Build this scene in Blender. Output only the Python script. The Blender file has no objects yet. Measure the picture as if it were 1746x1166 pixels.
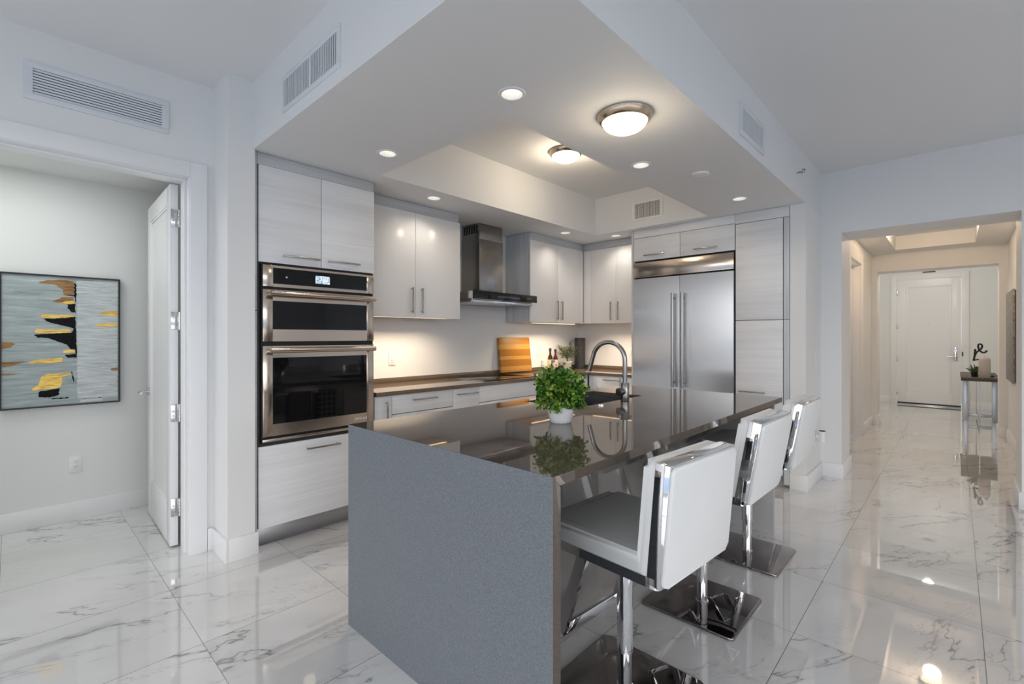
import bpy, bmesh, math, random
from mathutils import Vector, Matrix
random.seed(7)
sc = bpy.context.scene
COL = sc.collection

# ------------------------------------------------------------------ camera
cam_d = bpy.data.cameras.new('camera'); cam = bpy.data.objects.new('camera', cam_d); COL.objects.link(cam)
AX = math.radians(43.238)
cam.location = (0, 0, 1.32)
cam.rotation_euler = (math.pi / 2, 0, AX - math.pi / 2)
cam_d.sensor_width = 36; cam_d.lens = 36 * 804.0 / 1746; cam_d.shift_y = -9.0 / 1746
cam_d.clip_start = 0.02; cam_d.clip_end = 200
sc.camera = cam

# ------------------------------------------------------------------ colour management
sc.view_settings.view_transform = 'Standard'; sc.view_settings.look = 'None'
sc.view_settings.exposure = 0.40; sc.view_settings.gamma = 1.0
try: sc.view_settings.use_curve_mapping = False
except Exception: pass
cy = sc.cycles
cy.use_denoising = True; cy.max_bounces = 10; cy.diffuse_bounces = 6; cy.glossy_bounces = 6
cy.caustics_reflective = False; cy.caustics_refractive = False; cy.sample_clamp_indirect = 6
cy.blur_glossy = 0.0

# ------------------------------------------------------------------ world: hazy sky over a blue sea, seen through the window wall
W = bpy.data.worlds.new('world'); sc.world = W; W.use_nodes = True
nt = W.node_tree; nt.nodes.clear()
wo = nt.nodes.new('ShaderNodeOutputWorld'); bg = nt.nodes.new('ShaderNodeBackground')
tc = nt.nodes.new('ShaderNodeTexCoord'); sp = nt.nodes.new('ShaderNodeSeparateXYZ'); mr = nt.nodes.new('ShaderNodeMapRange')
rp = nt.nodes.new('ShaderNodeValToRGB')
mr.inputs[1].default_value = -0.5; mr.inputs[2].default_value = 0.5
e = rp.color_ramp.elements
e[0].position = 0.0; e[0].color = (.46, .48, .50, 1)
e[1].position = 1.0; e[1].color = (.95, .97, 1, 1)
for p_, c_ in ((.30, (.13, .18, .25, 1)), (.485, (.20, .265, .35, 1)), (.50, (1, 1, 1, 1)), (.62, (.98, .99, 1, 1))):
    k_ = e.new(p_); k_.color = c_
nt.links.new(tc.outputs['Generated'], sp.inputs[0]); nt.links.new(sp.outputs[2], mr.inputs[0])
nt.links.new(mr.outputs[0], rp.inputs[0]); nt.links.new(rp.outputs[0], bg.inputs[0])
bg.inputs[1].default_value = 2.6
nt.links.new(bg.outputs[0], wo.inputs[0])

def portal(loc, rot, sx, sy):
    l = bpy.data.lights.new('window_portal', 'AREA'); l.shape = 'RECTANGLE'; l.size = sx; l.size_y = sy
    l.cycles.is_portal = True
    o = bpy.data.objects.new('window_portal', l); COL.objects.link(o); o.location = loc; o.rotation_euler = rot
    return o
# window wall on the west side (x = -4.2), daylight goes +x; second window wall to the south (y = -5)
portal((-4.25, -0.85, 1.38), (0, -math.pi / 2, 0), 2.6, 7.9)
portal((-0.2, -5.05, 1.38), (math.pi / 2, 0, 0), 6.6, 2.6)

def lamp(kind, loc, power, color, name, parent=None, size=.05, spot=None, rot=None, blend=.5, size_y=None, spread=180):
    l = bpy.data.lights.new(name, kind); l.energy = power; l.color = color
    if kind == 'SPOT': l.spot_size = spot; l.spot_blend = blend; l.shadow_soft_size = size
    elif kind == 'AREA':
        l.size = size; l.spread = math.radians(spread)
        if size_y: l.shape = 'RECTANGLE'; l.size_y = size_y
    else: l.shadow_soft_size = size
    o = bpy.data.objects.new(name, l); COL.objects.link(o)
    off = OFF.get(parent.name, Vector()) if parent else Vector()
    o.location = Vector(loc) - off
    if rot: o.rotation_euler = rot
    if parent: o.parent = parent
    return o
OFF = {}

# ------------------------------------------------------------------ materials
MATS = {}
def mat(name, col=(.8, .8, .8), rough=.5, metal=0., spec=.5, coat=0., coat_rough=.03, aniso=0., emit=None, estr=0., trans=0., ior=1.45, tint=(1, 1, 1)):
    m = bpy.data.materials.new(name); m.use_nodes = True
    b = m.node_tree.nodes['Principled BSDF']
    b.inputs['Base Color'].default_value = (*col, 1); b.inputs['Roughness'].default_value = rough
    b.inputs['Metallic'].default_value = metal; b.inputs['Specular IOR Level'].default_value = spec
    b.inputs['Specular Tint'].default_value = (*tint, 1); b.inputs['Coat Weight'].default_value = coat; b.inputs['Coat Roughness'].default_value = coat_rough
    b.inputs['Anisotropic'].default_value = aniso; b.inputs['IOR'].default_value = ior
    b.inputs['Transmission Weight'].default_value = trans
    if emit: b.inputs['Emission Color'].default_value = (*emit, 1); b.inputs['Emission Strength'].default_value = estr
    MATS[name] = m
    return m
def N(m, t, **kw):
    n = m.node_tree.nodes.new(t)
    for k, v in kw.items(): setattr(n, k, v)
    return n
def LK(m, a, b): m.node_tree.links.new(a, b)
def bsdf(m): return m.node_tree.nodes['Principled BSDF']
def ocoord(m, scale=(1, 1, 1), loc=(0, 0, 0)):
    t = N(m, 'ShaderNodeTexCoord'); mp = N(m, 'ShaderNodeMapping')
    mp.inputs['Scale'].default_value = scale; mp.inputs['Location'].default_value = loc
    LK(m, t.outputs['Object'], mp.inputs[0]); return mp.outputs[0]
def noise(m, vec, scale, detail=2, rough=.5):
    n = N(m, 'ShaderNodeTexNoise'); n.inputs['Scale'].default_value = scale; n.inputs['Detail'].default_value = detail
    n.inputs['Roughness'].default_value = rough; LK(m, vec, n.inputs['Vector']); return n.outputs['Fac']
def ramp(m, fac, stops, interp='LINEAR'):
    r = N(m, 'ShaderNodeValToRGB'); r.color_ramp.interpolation = interp
    el = r.color_ramp.elements
    while len(el) < len(stops): el.new(.5)
    for q, (p_, c_) in zip(el, stops): q.position = p_; q.color = (*c_, 1) if len(c_) == 3 else c_
    LK(m, fac, r.inputs[0]); return r.outputs[0]
def math_(m, op, a, b=None, c=None):
    n = N(m, 'ShaderNodeMath', operation=op)
    for i, v in enumerate((a, b, c)):
        if v is None: continue
        if isinstance(v, (int, float)): n.inputs[i].default_value = v
        else: LK(m, v, n.inputs[i])
    return n.outputs[0]
def mix(m, fac, a, b):
    n = N(m, 'ShaderNodeMix', data_type='RGBA')
    for s, v in ((0, fac), (6, a), (7, b)):
        if isinstance(v, (int, float)): n.inputs[s].default_value = v
        elif isinstance(v, tuple): n.inputs[s].default_value = (*v, 1)
        else: LK(m, v, n.inputs[s])
    return n.outputs[2]
def bump(m, h, strength=.1, dist=.002):
    b = N(m, 'ShaderNodeBump'); b.inputs['Strength'].default_value = strength; b.inputs['Distance'].default_value = dist
    LK(m, h, b.inputs['Height']); LK(m, b.outputs[0], bsdf(m).inputs['Normal'])

def paint(name, col, rough=.55):
    m = mat(name, col, rough, spec=.35); v = ocoord(m)
    n = noise(m, v, 1.3, 2); LK(m, mix(m, n, tuple(c * .985 for c in col), col), bsdf(m).inputs['Base Color'])
    bump(m, noise(m, v, 260, 2), .04, .001); return m
paint('wall_paint', (.80, .80, .80)); paint('ceiling_paint', (.77, .775, .785), .7); paint('trim_paint', (.83, .83, .84), .35)
paint('side_room_paint', (.78, .79, .78)); paint('door_paint', (.83, .83, .84), .3); paint('vent_paint', (.72, .745, .78), .4)
paint('plate_plastic', (.82, .82, .81), .3)

def laminate(name, lo, hi, rough, axis='z'):
    m = mat(name, hi, rough, spec=.5)
    v = ocoord(m, (1.2, 1.2, 70) if axis == 'z' else (55, 55, 1.2))
    n1 = noise(m, v, 1.6, 5, .65)
    v2 = ocoord(m, (.6, .6, 9) if axis == 'z' else (9, 9, .6)); n2 = noise(m, v2, 1.4, 2)
    f = math_(m, 'MULTIPLY_ADD', n2, .55, math_(m, 'MULTIPLY', n1, .6))
    LK(m, ramp(m, f, [(.36, lo), (.66, hi)]), bsdf(m).inputs['Base Color'])
    bump(m, n1, .12, .0006); return m
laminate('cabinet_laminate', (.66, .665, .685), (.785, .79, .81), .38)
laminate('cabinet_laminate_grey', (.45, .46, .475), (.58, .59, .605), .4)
laminate('cabinet_laminate_upright', (.46, .48, .51), (.64, .66, .69), .35, 'x')
m = mat('gloss_white', (.80, .785, .775), .20, spec=.35, coat=.1); v = ocoord(m)
LK(m, mix(m, noise(m, v, 3, 1), (.79, .775, .765), (.81, .797, .787)), bsdf(m).inputs['Base Color'])

def steel(name, col, rough, scale=(2, 2, 220), aniso=.5, var=.06):
    m = mat(name, col, rough, 1.0, aniso=aniso); v = ocoord(m, scale); n = noise(m, v, 2.2, 3, .6)
    LK(m, mix(m, n, tuple(c * (1 - var) for c in col), tuple(min(1, c * (1 + var)) for c in col)), bsdf(m).inputs['Base Color'])
    LK(m, math_(m, 'MULTIPLY_ADD', n, .10, rough - .05), bsdf(m).inputs['Roughness']); return m
steel('brushed_steel', (.60, .60, .61), .15); steel('fridge_steel', (.58, .585, .60), .25, (2, 220, 2), .95, .03); steel('oven_steel', (.60, .515, .44), .17); steel('hood_steel', (.31, .295, .28), .24)  # the oven steel has warm room reflections put into its colour
steel('handle_metal', (.42, .405, .395), .25, (60, 60, 60), 0); steel('faucet_steel', (.30, .295, .29), .22, (40, 40, 40), 0)
steel('toe_metal', (.42, .42, .44), .35); steel('nickel_rim', (.55, .44, .32), .22, (30, 30, 30), 0); steel('sink_steel', (.45, .46, .48), .25, (60, 2, 2))
mat('chrome', (.82, .83, .85), .04, 1.0); v = ocoord(MATS['chrome']); LK(MATS['chrome'], math_(MATS['chrome'], 'MULTIPLY_ADD', noise(MATS['chrome'], v, 30), .03, .02), bsdf(MATS['chrome']).inputs['Roughness'])
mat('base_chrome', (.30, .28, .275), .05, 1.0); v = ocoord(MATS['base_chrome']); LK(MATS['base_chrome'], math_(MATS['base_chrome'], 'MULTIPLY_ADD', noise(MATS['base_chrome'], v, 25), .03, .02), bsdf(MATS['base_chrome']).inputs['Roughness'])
m = mat('black_glass', (.006, .006, .007), .03, spec=.5); LK(m, math_(m, 'MULTIPLY_ADD', noise(m, ocoord(m), 9), .02, .02), bsdf(m).inputs['Roughness'])
m = mat('black_gap', (.008, .008, .008), .6); LK(m, math_(m, 'MULTIPLY_ADD', noise(m, ocoord(m), 9), .1, .5), bsdf(m).inputs['Roughness'])
mat('shadow_dark', (.018, .019, .021), .6)

def quartz(name, c0, c1, rough, coat, sp=.9):
    m = mat(name, c0, rough, spec=sp, coat=coat, coat_rough=.04, tint=(1, .86, .72)); v = ocoord(m)  # warm tint paints the kitchen's warm reflections into the stone's sheen
    n = noise(m, v, 300, 2, .7); n2 = noise(m, v, 700, 1)
    f = math_(m, 'MULTIPLY_ADD', n2, .5, math_(m, 'MULTIPLY', n, .5))
    LK(m, ramp(m, f, [(.38, c0), (.62, c1)]), bsdf(m).inputs['Base Color']); return m
quartz('quartz_top', (.072, .057, .047), (.115, .094, .080), .025, .0, 1.0)
quartz('quartz_honed_daylit', (.105, .119, .138), (.218, .24, .27), .42, .0, .35)  # honed look; bluish daylight on the same stone put into its colour
quartz('quartz_counter', (.105, .078, .058), (.155, .118, .090), .04, .0, .9)
m = mat('island_panel_shaded', (.24, .22, .21), .04, spec=.8); LK(m, mix(m, noise(m, ocoord(m), 4, 2), (.215, .20, .19), (.235, .217, .207)), bsdf(m).inputs['Base Color'])  # light cabinet finish darkened, deep warm shade put into the colour
m = mat('island_end_lit', (.44, .435, .44), .25); LK(m, mix(m, noise(m, ocoord(m), 4, 2), (.43, .425, .43), (.46, .455, .46)), bsdf(m).inputs['Base Color'])  # lighter copy of the same finish, daylight put into the colour
m = mat('carcass_gap_shade', (.05, .05, .052), .7); LK(m, mix(m, noise(m, ocoord(m), 4, 2), (.045, .045, .047), (.055, .055, .057)), bsdf(m).inputs['Base Color'])  # cabinet bodies coloured dark, putting shade into the gaps between fronts
m = mat('white_leather', (.80, .80, .795), .42); v = ocoord(m); bump(m, noise(m, v, 180, 3), .10, .001); LK(m, mix(m, noise(m, v, 6, 2), (.77, .775, .775), (.82, .82, .815)), bsdf(m).inputs['Base Color'])
m = mat('seat_leather', (.5, .5, .5), .36); v = ocoord(m); bump(m, noise(m, v, 180, 3), .10, .001); LK(m, mix(m, noise(m, v, 6, 2), (.52, .53, .535), (.56, .57, .575)), bsdf(m).inputs['Base Color'])
m = mat('lamp_lens', (1, .96, .9), .4, emit=(1, .93, .83), estr=2.6); LK(m, mix(m, noise(m, ocoord(m), 3), (1, .91, .8), (1, .94, .85)), bsdf(m).inputs['Emission Color'])
m = mat('dome_glass', (1, .93, .82), .3, emit=(1, .84, .58), estr=1.7); LK(m, mix(m, noise(m, ocoord(m), 3), (1, .79, .50), (1, .83, .55)), bsdf(m).inputs['Emission Color'])
m = mat('strip_lens', (1, .9, .75), .4, emit=(1, .78, .5), estr=2.); LK(m, mix(m, noise(m, ocoord(m), 3), (1, .70, .40), (1, .74, .44)), bsdf(m).inputs['Emission Color'])
m = mat('display_pixels', (.3, .4, .5), .2); v = ocoord(m); LK(m, ramp(m, noise(m, v, 190, 1), [(.42, (.02, .03, .05)), (.56, (.75, .88, 1))]), bsdf(m).inputs['Emission Color']); bsdf(m).inputs['Emission Strength'].default_value = .8
m = mat('black_frame', (.012, .012, .012), .4); LK(m, math_(m, 'MULTIPLY_ADD', noise(m, ocoord(m), 20), .1, .35), bsdf(m).inputs['Roughness'])
m = mat('dark_vase', (.02, .02, .022), .5); v = ocoord(m); n = noise(m, v, 90, 4, .7); LK(m, ramp(m, n, [(.45, (.012, .012, .013)), (.7, (.10, .10, .105))]), bsdf(m).inputs['Base Color']); bump(m, n, .8, .004)
m = mat('white_ceramic', (.80, .81, .83), .25); LK(m, mix(m, noise(m, ocoord(m), 8), (.78, .79, .81), (.82, .83, .85)), bsdf(m).inputs['Base Color'])
m = mat('stone_pot', (.52, .49, .44), .7); LK(m, mix(m, noise(m, ocoord(m), 60, 3), (.45, .42, .37), (.58, .55, .50)), bsdf(m).inputs['Base Color'])
m = mat('bottle_glass', (.03, .012, .005), .08, coat=.5); LK(m, mix(m, noise(m, ocoord(m), 10), (.028, .011, .004), (.04, .017, .007)), bsdf(m).inputs['Base Color'])
m = mat('candle_wax', (.56, .50, .46), .55); LK(m, mix(m, noise(m, ocoord(m), 12, 3), (.52, .465, .43), (.60, .54, .50)), bsdf(m).inputs['Base Color'])
m = mat('soil', (.05, .035, .02), .9); LK(m, mix(m, noise(m, ocoord(m), 80), (.03, .02, .012), (.09, .06, .035)), bsdf(m).inputs['Base Color'])
m = mat('bark', (.08, .055, .035), .8); LK(m, mix(m, noise(m, ocoord(m), 80), (.05, .035, .02), (.12, .085, .055)), bsdf(m).inputs['Base Color'])
def leafmat(name, stops):
    m = mat(name, stops[0], .35); g = N(m, 'ShaderNodeNewGeometry')
    LK(m, ramp(m, g.outputs['Random Per Island'], [(i / (len(stops) - 1), c) for i, c in enumerate(stops)]), bsdf(m).inputs['Base Color']); return m
leafmat('leaf_bright', [(.015, .07, .012), (.05, .17, .02), (.16, .32, .03), (.03, .12, .015), (.42, .55, .07), (.02, .09, .012), (.10, .26, .02)])
leafmat('leaf_olive', [(.022, .042, .014), (.05, .075, .025), (.09, .115, .04), (.035, .06, .02)])
leafmat('leaf_succulent', [(.04, .09, .03), (.12, .2, .06), (.2, .28, .1)])
def label_mat(name, col, col2):
    m = mat(name, col, .6); LK(m, mix(m, noise(m, ocoord(m), 30, 1), col, col2), bsdf(m).inputs['Base Color']); return m
label_mat('label_yellow', (.62, .60, .12), (.75, .72, .45)); label_mat('label_cream', (.70, .58, .48), (.60, .35, .25)); label_mat('label_purple', (.10, .07, .25), (.2, .16, .4)); label_mat('jar_white', (.75, .74, .76), (.70, .69, .73))
label_mat('towel_grey', (.16, .16, .165), (.20, .20, .205))
m = mat('towel_plaid', (.5, .5, .5), .9); v = ocoord(m); s = N(m, 'ShaderNodeSeparateXYZ'); LK(m, v, s.inputs[0])
cx_ = math_(m, 'LESS_THAN', math_(m, 'FRACT', math_(m, 'MULTIPLY', s.outputs[0], 22)), .25); cz_ = math_(m, 'LESS_THAN', math_(m, 'FRACT', math_(m, 'MULTIPLY', s.outputs[2], 22)), .25)
LK(m, mix(m, math_(m, 'MAXIMUM', cx_, cz_), (.04, .04, .045), (.7, .7, .7)), bsdf(m).inputs['Base Color'])
# wood board: glued strips that differ in tone
m = mat('board_wood', (.5, .25, .06), .35); t = N(m, 'ShaderNodeTexCoord'); s = N(m, 'ShaderNodeSeparateXYZ'); LK(m, t.outputs['Object'], s.inputs[0])
zz = math_(m, 'MULTIPLY_ADD', noise(m, ocoord(m, (3, 3, 1)), 2.0, 2), .02, math_(m, 'ADD', s.outputs[2], -.01))
zz = math_(m, 'DIVIDE', zz, .395)
base = ramp(m, zz, [(0, (.50, .24, .05)), (.06, (.62, .34, .085)), (.17, (.36, .15, .014)), (.36, (.60, .33, .075)), (.46, (.38, .155, .012)), (.66, (.62, .34, .075)), (.80, (.44, .19, .018))], 'CONSTANT')
gr = noise(m, ocoord(m, (5, 5, 90)), 1.3, 4, .65)
LK(m, mix(m, math_(m, 'MULTIPLY', gr, .45), base, (.30, .11, .01)), bsdf(m).inputs['Base Color'])
m = mat('dark_wood', (.05, .04, .035), .5); n = noise(m, ocoord(m, (2, 40, 40)), 2, 4, .6); LK(m, ramp(m, n, [(.35, (.03, .024, .02)), (.7, (.13, .105, .09))]), bsdf(m).inputs['Base Color'])
m = mat('galvanized', (.55, .60, .68), .35, .8); LK(m, mix(m, noise(m, ocoord(m), 25, 3), (.48, .53, .60), (.62, .67, .74)), bsdf(m).inputs['Base Color'])
# paintings
m = mat('canvas_grey', (.45, .5, .5), .6); n = noise(m, ocoord(m, (2.2, 2, 26)), 1.6, 6, .7); n2 = noise(m, ocoord(m, (4, 4, 5)), 1.2, 3)
c1 = ramp(m, n, [(.30, (.10, .125, .14)), (.46, (.29, .34, .35)), (.58, (.42, .47, .47)), (.75, (.66, .69, .68))])
LK(m, mix(m, math_(m, 'MULTIPLY', n2, .8), c1, (.40, .46, .47)), bsdf(m).inputs['Base Color']); bump(m, n, .3, .001)
m = mat('stroke_gold', (.70, .45, .09), .35, .25); n = noise(m, ocoord(m, (8, 8, 60)), 2.5, 4); LK(m, ramp(m, n, [(.3, (.48, .27, .03)), (.6, (.82, .57, .14))]), bsdf(m).inputs['Base Color'])
m = mat('stroke_black', (.008, .008, .009), .8, spec=.1); LK(m, mix(m, noise(m, ocoord(m), 60), (.005, .005, .006), (.02, .02, .022)), bsdf(m).inputs['Base Color'])
m = mat('stroke_ochre', (.32, .17, .06), .6); n = noise(m, ocoord(m, (6, 6, 60)), 2.5, 4); LK(m, ramp(m, n, [(.35, (.20, .10, .035)), (.65, (.40, .22, .085))]), bsdf(m).inputs['Base Color'])
m = mat('stroke_white', (.58, .61, .62), .6); n = noise(m, ocoord(m, (3, 3, 40)), 2.5, 5, .7); LK(m, ramp(m, n, [(.35, (.40, .44, .455)), (.6, (.64, .67, .675))]), bsdf(m).inputs['Base Color'])
m = mat('art_grey', (.3, .28, .24), .6); n = noise(m, ocoord(m, (14, 2, 6)), 2.5, 6, .75); n2 = noise(m, ocoord(m, (1, 1, 1)), 1.5, 1); t = N(m, 'ShaderNodeTexCoord'); s = N(m, 'ShaderNodeSeparateXYZ'); LK(m, t.outputs['Object'], s.inputs[0])
top = ramp(m, n, [(.35, (.22, .17, .10)), (.6, (.68, .60, .46))]); bot = ramp(m, n, [(.35, (.10, .10, .10)), (.65, (.40, .40, .39))])
hz = N(m, 'ShaderNodeMapRange'); hz.inputs[1].default_value = 1.2; hz.inputs[2].default_value = 1.6; LK(m, s.outputs[2], hz.inputs[0])
LK(m, mix(m, hz.outputs[0], bot, top), bsdf(m).inputs['Base Color'])
m = mat('threshold_metal', (.7, .7, .7), .25, 1); LK(m, math_(m, 'MULTIPLY_ADD', noise(m, ocoord(m), 20), .1, .2), bsdf(m).inputs['Roughness'])

# polished marble tiles, 0.608 x 0.612 m, thin dark joints, every tile with veins of its own
m = mat('marble_tile', (.8, .8, .8), .02, spec=.6, ior=1.6, coat=1., coat_rough=.01)
TX, TY, X0, Y0 = .608, .612, 3.0, .524
t = N(m, 'ShaderNodeTexCoord'); s = N(m, 'ShaderNodeSeparateXYZ'); LK(m, t.outputs['Object'], s.inputs[0])
ux = math_(m, 'DIVIDE', math_(m, 'SUBTRACT', s.outputs[0], X0), TX); uy = math_(m, 'DIVIDE', math_(m, 'SUBTRACT', s.outputs[1], Y0), TY)
ix = math_(m, 'FLOOR', ux); iy = math_(m, 'FLOOR', uy)
def edge(u, size, half):
    f = math_(m, 'FRACT', u); d = math_(m, 'MINIMUM', f, math_(m, 'SUBTRACT', 1., f)); return math_(m, 'LESS_THAN', math_(m, 'MULTIPLY', d, size), half)
joint = math_(m, 'MAXIMUM', edge(ux, TX, .0011), edge(uy, TY, .0014))
cid = N(m, 'ShaderNodeCombineXYZ'); LK(m, ix, cid.inputs[0]); LK(m, iy, cid.inputs[1])
wn = N(m, 'ShaderNodeTexWhiteNoise', noise_dimensions='3D'); LK(m, cid.outputs[0], wn.inputs['Vector'])
wn2 = N(m, 'ShaderNodeVectorMath', operation='SCALE'); wn2.inputs['Scale'].default_value = 37.; LK(m, wn.outputs['Color'], wn2.inputs[0])
rot = N(m, 'ShaderNodeVectorRotate', rotation_type='Z_AXIS'); LK(m, t.outputs['Object'], rot.inputs['Vector']); rot.inputs['Angle'].default_value = .5
sq = N(m, 'ShaderNodeMapping'); sq.inputs['Scale'].default_value = (.72, 2.0, 1); LK(m, rot.outputs[0], sq.inputs[0])
off = N(m, 'ShaderNodeVectorMath', operation='ADD'); LK(m, sq.outputs[0], off.inputs[0]); LK(m, wn2.outputs[0], off.inputs[1])
V = off.outputs[0]
def vein(scale, detail, rough, width):
    n = N(m, 'ShaderNodeTexNoise'); n.inputs['Scale'].default_value = scale; n.inputs['Detail'].default_value = detail; n.inputs['Roughness'].default_value = rough; n.inputs['Distortion'].default_value = .35
    LK(m, V, n.inputs['Vector'])
    d = math_(m, 'ABSOLUTE', math_(m, 'SUBTRACT', n.outputs['Fac'], .5))
    r = N(m, 'ShaderNodeMapRange'); r.inputs[1].default_value = 0; r.inputs[2].default_value = width; r.inputs[3].default_value = 1; r.inputs[4].default_value = 0
    LK(m, d, r.inputs[0]); return math_(m, 'POWER', r.outputs[0], 1.6)
mask1 = ramp(m, noise(m, V, 1.5, 2), [(.42, (0, 0, 0)), (.58, (1, 1, 1))]); mask2 = ramp(m, noise(m, V, 2.3, 2), [(.45, (0, 0, 0)), (.65, (1, 1, 1))])
v1 = math_(m, 'MULTIPLY', vein(1.15, 5, .62, .011), mask1); v2 = math_(m, 'MULTIPLY', math_(m, 'MULTIPLY', vein(2.6, 5, .65, .010), mask2), .5)
v3 = math_(m, 'MULTIPLY', math_(m, 'MULTIPLY', vein(1.15, 5, .62, .05), mask1), .22)
vv = math_(m, 'MINIMUM', math_(m, 'ADD', math_(m, 'ADD', v1, v2), v3), 1.)
cloud = ramp(m, noise(m, V, 1.2, 3), [(.35, (.70, .69, .685)), (.65, (.78, .772, .765))])
colr = mix(m, math_(m, 'MULTIPLY', vv, .9), cloud, (.25, .25, .26))
LK(m, mix(m, joint, colr, (.12, .115, .11)), bsdf(m).inputs['Base Color'])
LK(m, math_(m, 'MULTIPLY_ADD', joint, .5, .022), bsdf(m).inputs['Roughness'])

# ------------------------------------------------------------------ mesh helpers
def box(bm, x0, x1, y0, y1, z0, z1, bev=0., seg=2):
    r = bmesh.ops.create_cube(bm, size=1)
    vs = r['verts']
    bmesh.ops.scale(bm, vec=(abs(x1 - x0), abs(y1 - y0), abs(z1 - z0)), verts=vs)
    bmesh.ops.translate(bm, vec=((x0 + x1) / 2, (y0 + y1) / 2, (z0 + z1) / 2), verts=vs)
    if bev > 0:
        es = list({e_ for v_ in vs for e_ in v_.link_edges})
        bmesh.ops.bevel(bm, geom=es, offset=bev, segments=seg, affect='EDGES', profile=.5)
def cyl(bm, p0, p1, r0, r1=None, n=24, caps=True):
    p0 = Vector(p0); p1 = Vector(p1); d = p1 - p0
    r = bmesh.ops.create_cone(bm, cap_ends=caps, segments=n, radius1=r0, radius2=r0 if r1 is None else r1, depth=d.length)
    M = Matrix.Translation((p0 + p1) / 2) @ d.to_track_quat('Z', 'Y').to_matrix().to_4x4()
    bmesh.ops.transform(bm, matrix=M, verts=r['verts'])
def lathe(bm, prof, c=(0, 0, 0), n=40):
    rings = []
    for r, z in prof:
        if r < 1e-6: rings.append([bm.verts.new((c[0], c[1], c[2] + z))])
        else: rings.append([bm.verts.new((c[0] + r * math.cos(2 * math.pi * i / n), c[1] + r * math.sin(2 * math.pi * i / n), c[2] + z)) for i in range(n)])
    for a, b in zip(rings, rings[1:]):
        for i in range(n):
            j = (i + 1) % n
            if len(a) == 1 and len(b) == 1: continue
            if len(a) == 1: bm.faces.new((a[0], b[j], b[i]))
            elif len(b) == 1: bm.faces.new((a[i], a[j], b[0]))
            else: bm.faces.new((a[i], a[j], b[j], b[i]))
def tube(bm, pts, r, n=16, caps=True):
    pts = [Vector(p) for p in pts]; rings = []
    up = Vector((0, 0, 1)); prev = None
    for i, p in enumerate(pts):
        d = (pts[min(i + 1, len(pts) - 1)] - pts[max(i - 1, 0)]).normalized()
        if prev is None:
            a = d.orthogonal().normalized()
        else:
            a = (prev - d * prev.dot(d)).normalized()
        prev = a; b = d.cross(a)
        rr = r[i] if isinstance(r, (list, tuple)) else r
        rings.append([bm.verts.new(p + (a * math.cos(2 * math.pi * k / n) + b * math.sin(2 * math.pi * k / n)) * rr) for k in range(n)])
    for A, B in zip(rings, rings[1:]):
        for k in range(n): bm.faces.new((A[k], A[(k + 1) % n], B[(k + 1) % n], B[k]))
    if caps:
        bm.faces.new(list(reversed(rings[0]))); bm.faces.new(rings[-1])
def ring_slab(bm, outer, inner, z0, z1):
    """a flat slab (x0,x1,y0,y1) with a rectangular hole"""
    def vs(r, z): return [bm.verts.new((x, y, z)) for x, y in ((r[0], r[2]), (r[1], r[2]), (r[1], r[3]), (r[0], r[3]))]
    ob, ot, ib, it = vs(outer, z0), vs(outer, z1), vs(inner, z0), vs(inner, z1)
    for i in range(4):
        j = (i + 1) % 4
        bm.faces.new((ob[i], ib[i], ib[j], ob[j])); bm.faces.new((ot[i], ot[j], it[j], it[i]))
        bm.faces.new((ob[i], ob[j], ot[j], ot[i])); bm.faces.new((ib[i], it[i], it[j], ib[j]))
def obj(name, bm, material, parent=None, smooth=40, fix=True):
    if fix: bmesh.ops.recalc_face_normals(bm, faces=bm.faces[:])
    me = bpy.data.meshes.new(name); bm.to_mesh(me); bm.free()
    o = bpy.data.objects.new(name, me); COL.objects.link(o)
    if isinstance(material, str): material = MATS[material]
    me.materials.append(material)
    if smooth:
        for p in me.polygons: p.use_smooth = True
        me.set_sharp_from_angle(angle=math.radians(smooth))
    if parent is not None:
        off = OFF.get(parent.name, Vector())
        if off.length > 0: me.transform(Matrix.Translation(-off))
        o.parent = parent; OFF[o.name] = off
    return o
def boxes(name, material, parent, bl, bev=0., smooth=40):
    bm = bmesh.new()
    for b in bl: box(bm, *b, bev=bev)
    return obj(name, bm, material, parent, smooth)
def tag(o, label, cat, group=None, kind=None):
    o['label'] = label; o['category'] = cat
    if group: o['group'] = group
    if kind: o['kind'] = kind
    return o
def thing(name, label, cat, loc, group=None, kind=None):
    o = bpy.data.objects.new(name, None); COL.objects.link(o); o.location = loc; o.empty_display_size = .1
    OFF[o.name] = Vector(loc); tag(o, label, cat, group, kind); return o
def struct(name, label, cat, material, bl, bev=0.):
    return tag(boxes(name, material, None, bl, bev), label, cat, kind='structure')
def copy_tree(o, parent=None):
    c = o.copy(); COL.objects.link(c)
    if parent is not None: c.parent = parent
    for ch in list(o.children): copy_tree(ch, c)
    return c
def bar_handle(parent, p0, p1, out, r=.0055, square=True):
    """cupboard bar handle between p0 and p1 (on the door face), standing off along vector out"""
    p0 = Vector(p0); p1 = Vector(p1); out = Vector(out); d = (p1 - p0).normalized(); bm = bmesh.new()
    a = p0 + out; b = p1 + out
    lo = Vector((min(a[i], b[i]) for i in range(3))); hi = Vector((max(a[i], b[i]) for i in range(3)))
    box(bm, lo.x - r, hi.x + r, lo.y - r, hi.y + r, lo.z - r, hi.z + r, .002)
    for p in (p0 + d * .008, p1 - d * .008):
        cyl(bm, p, p + out, r * .9, n=12)
    return obj('handle', bm, 'handle_metal', parent)

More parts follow.
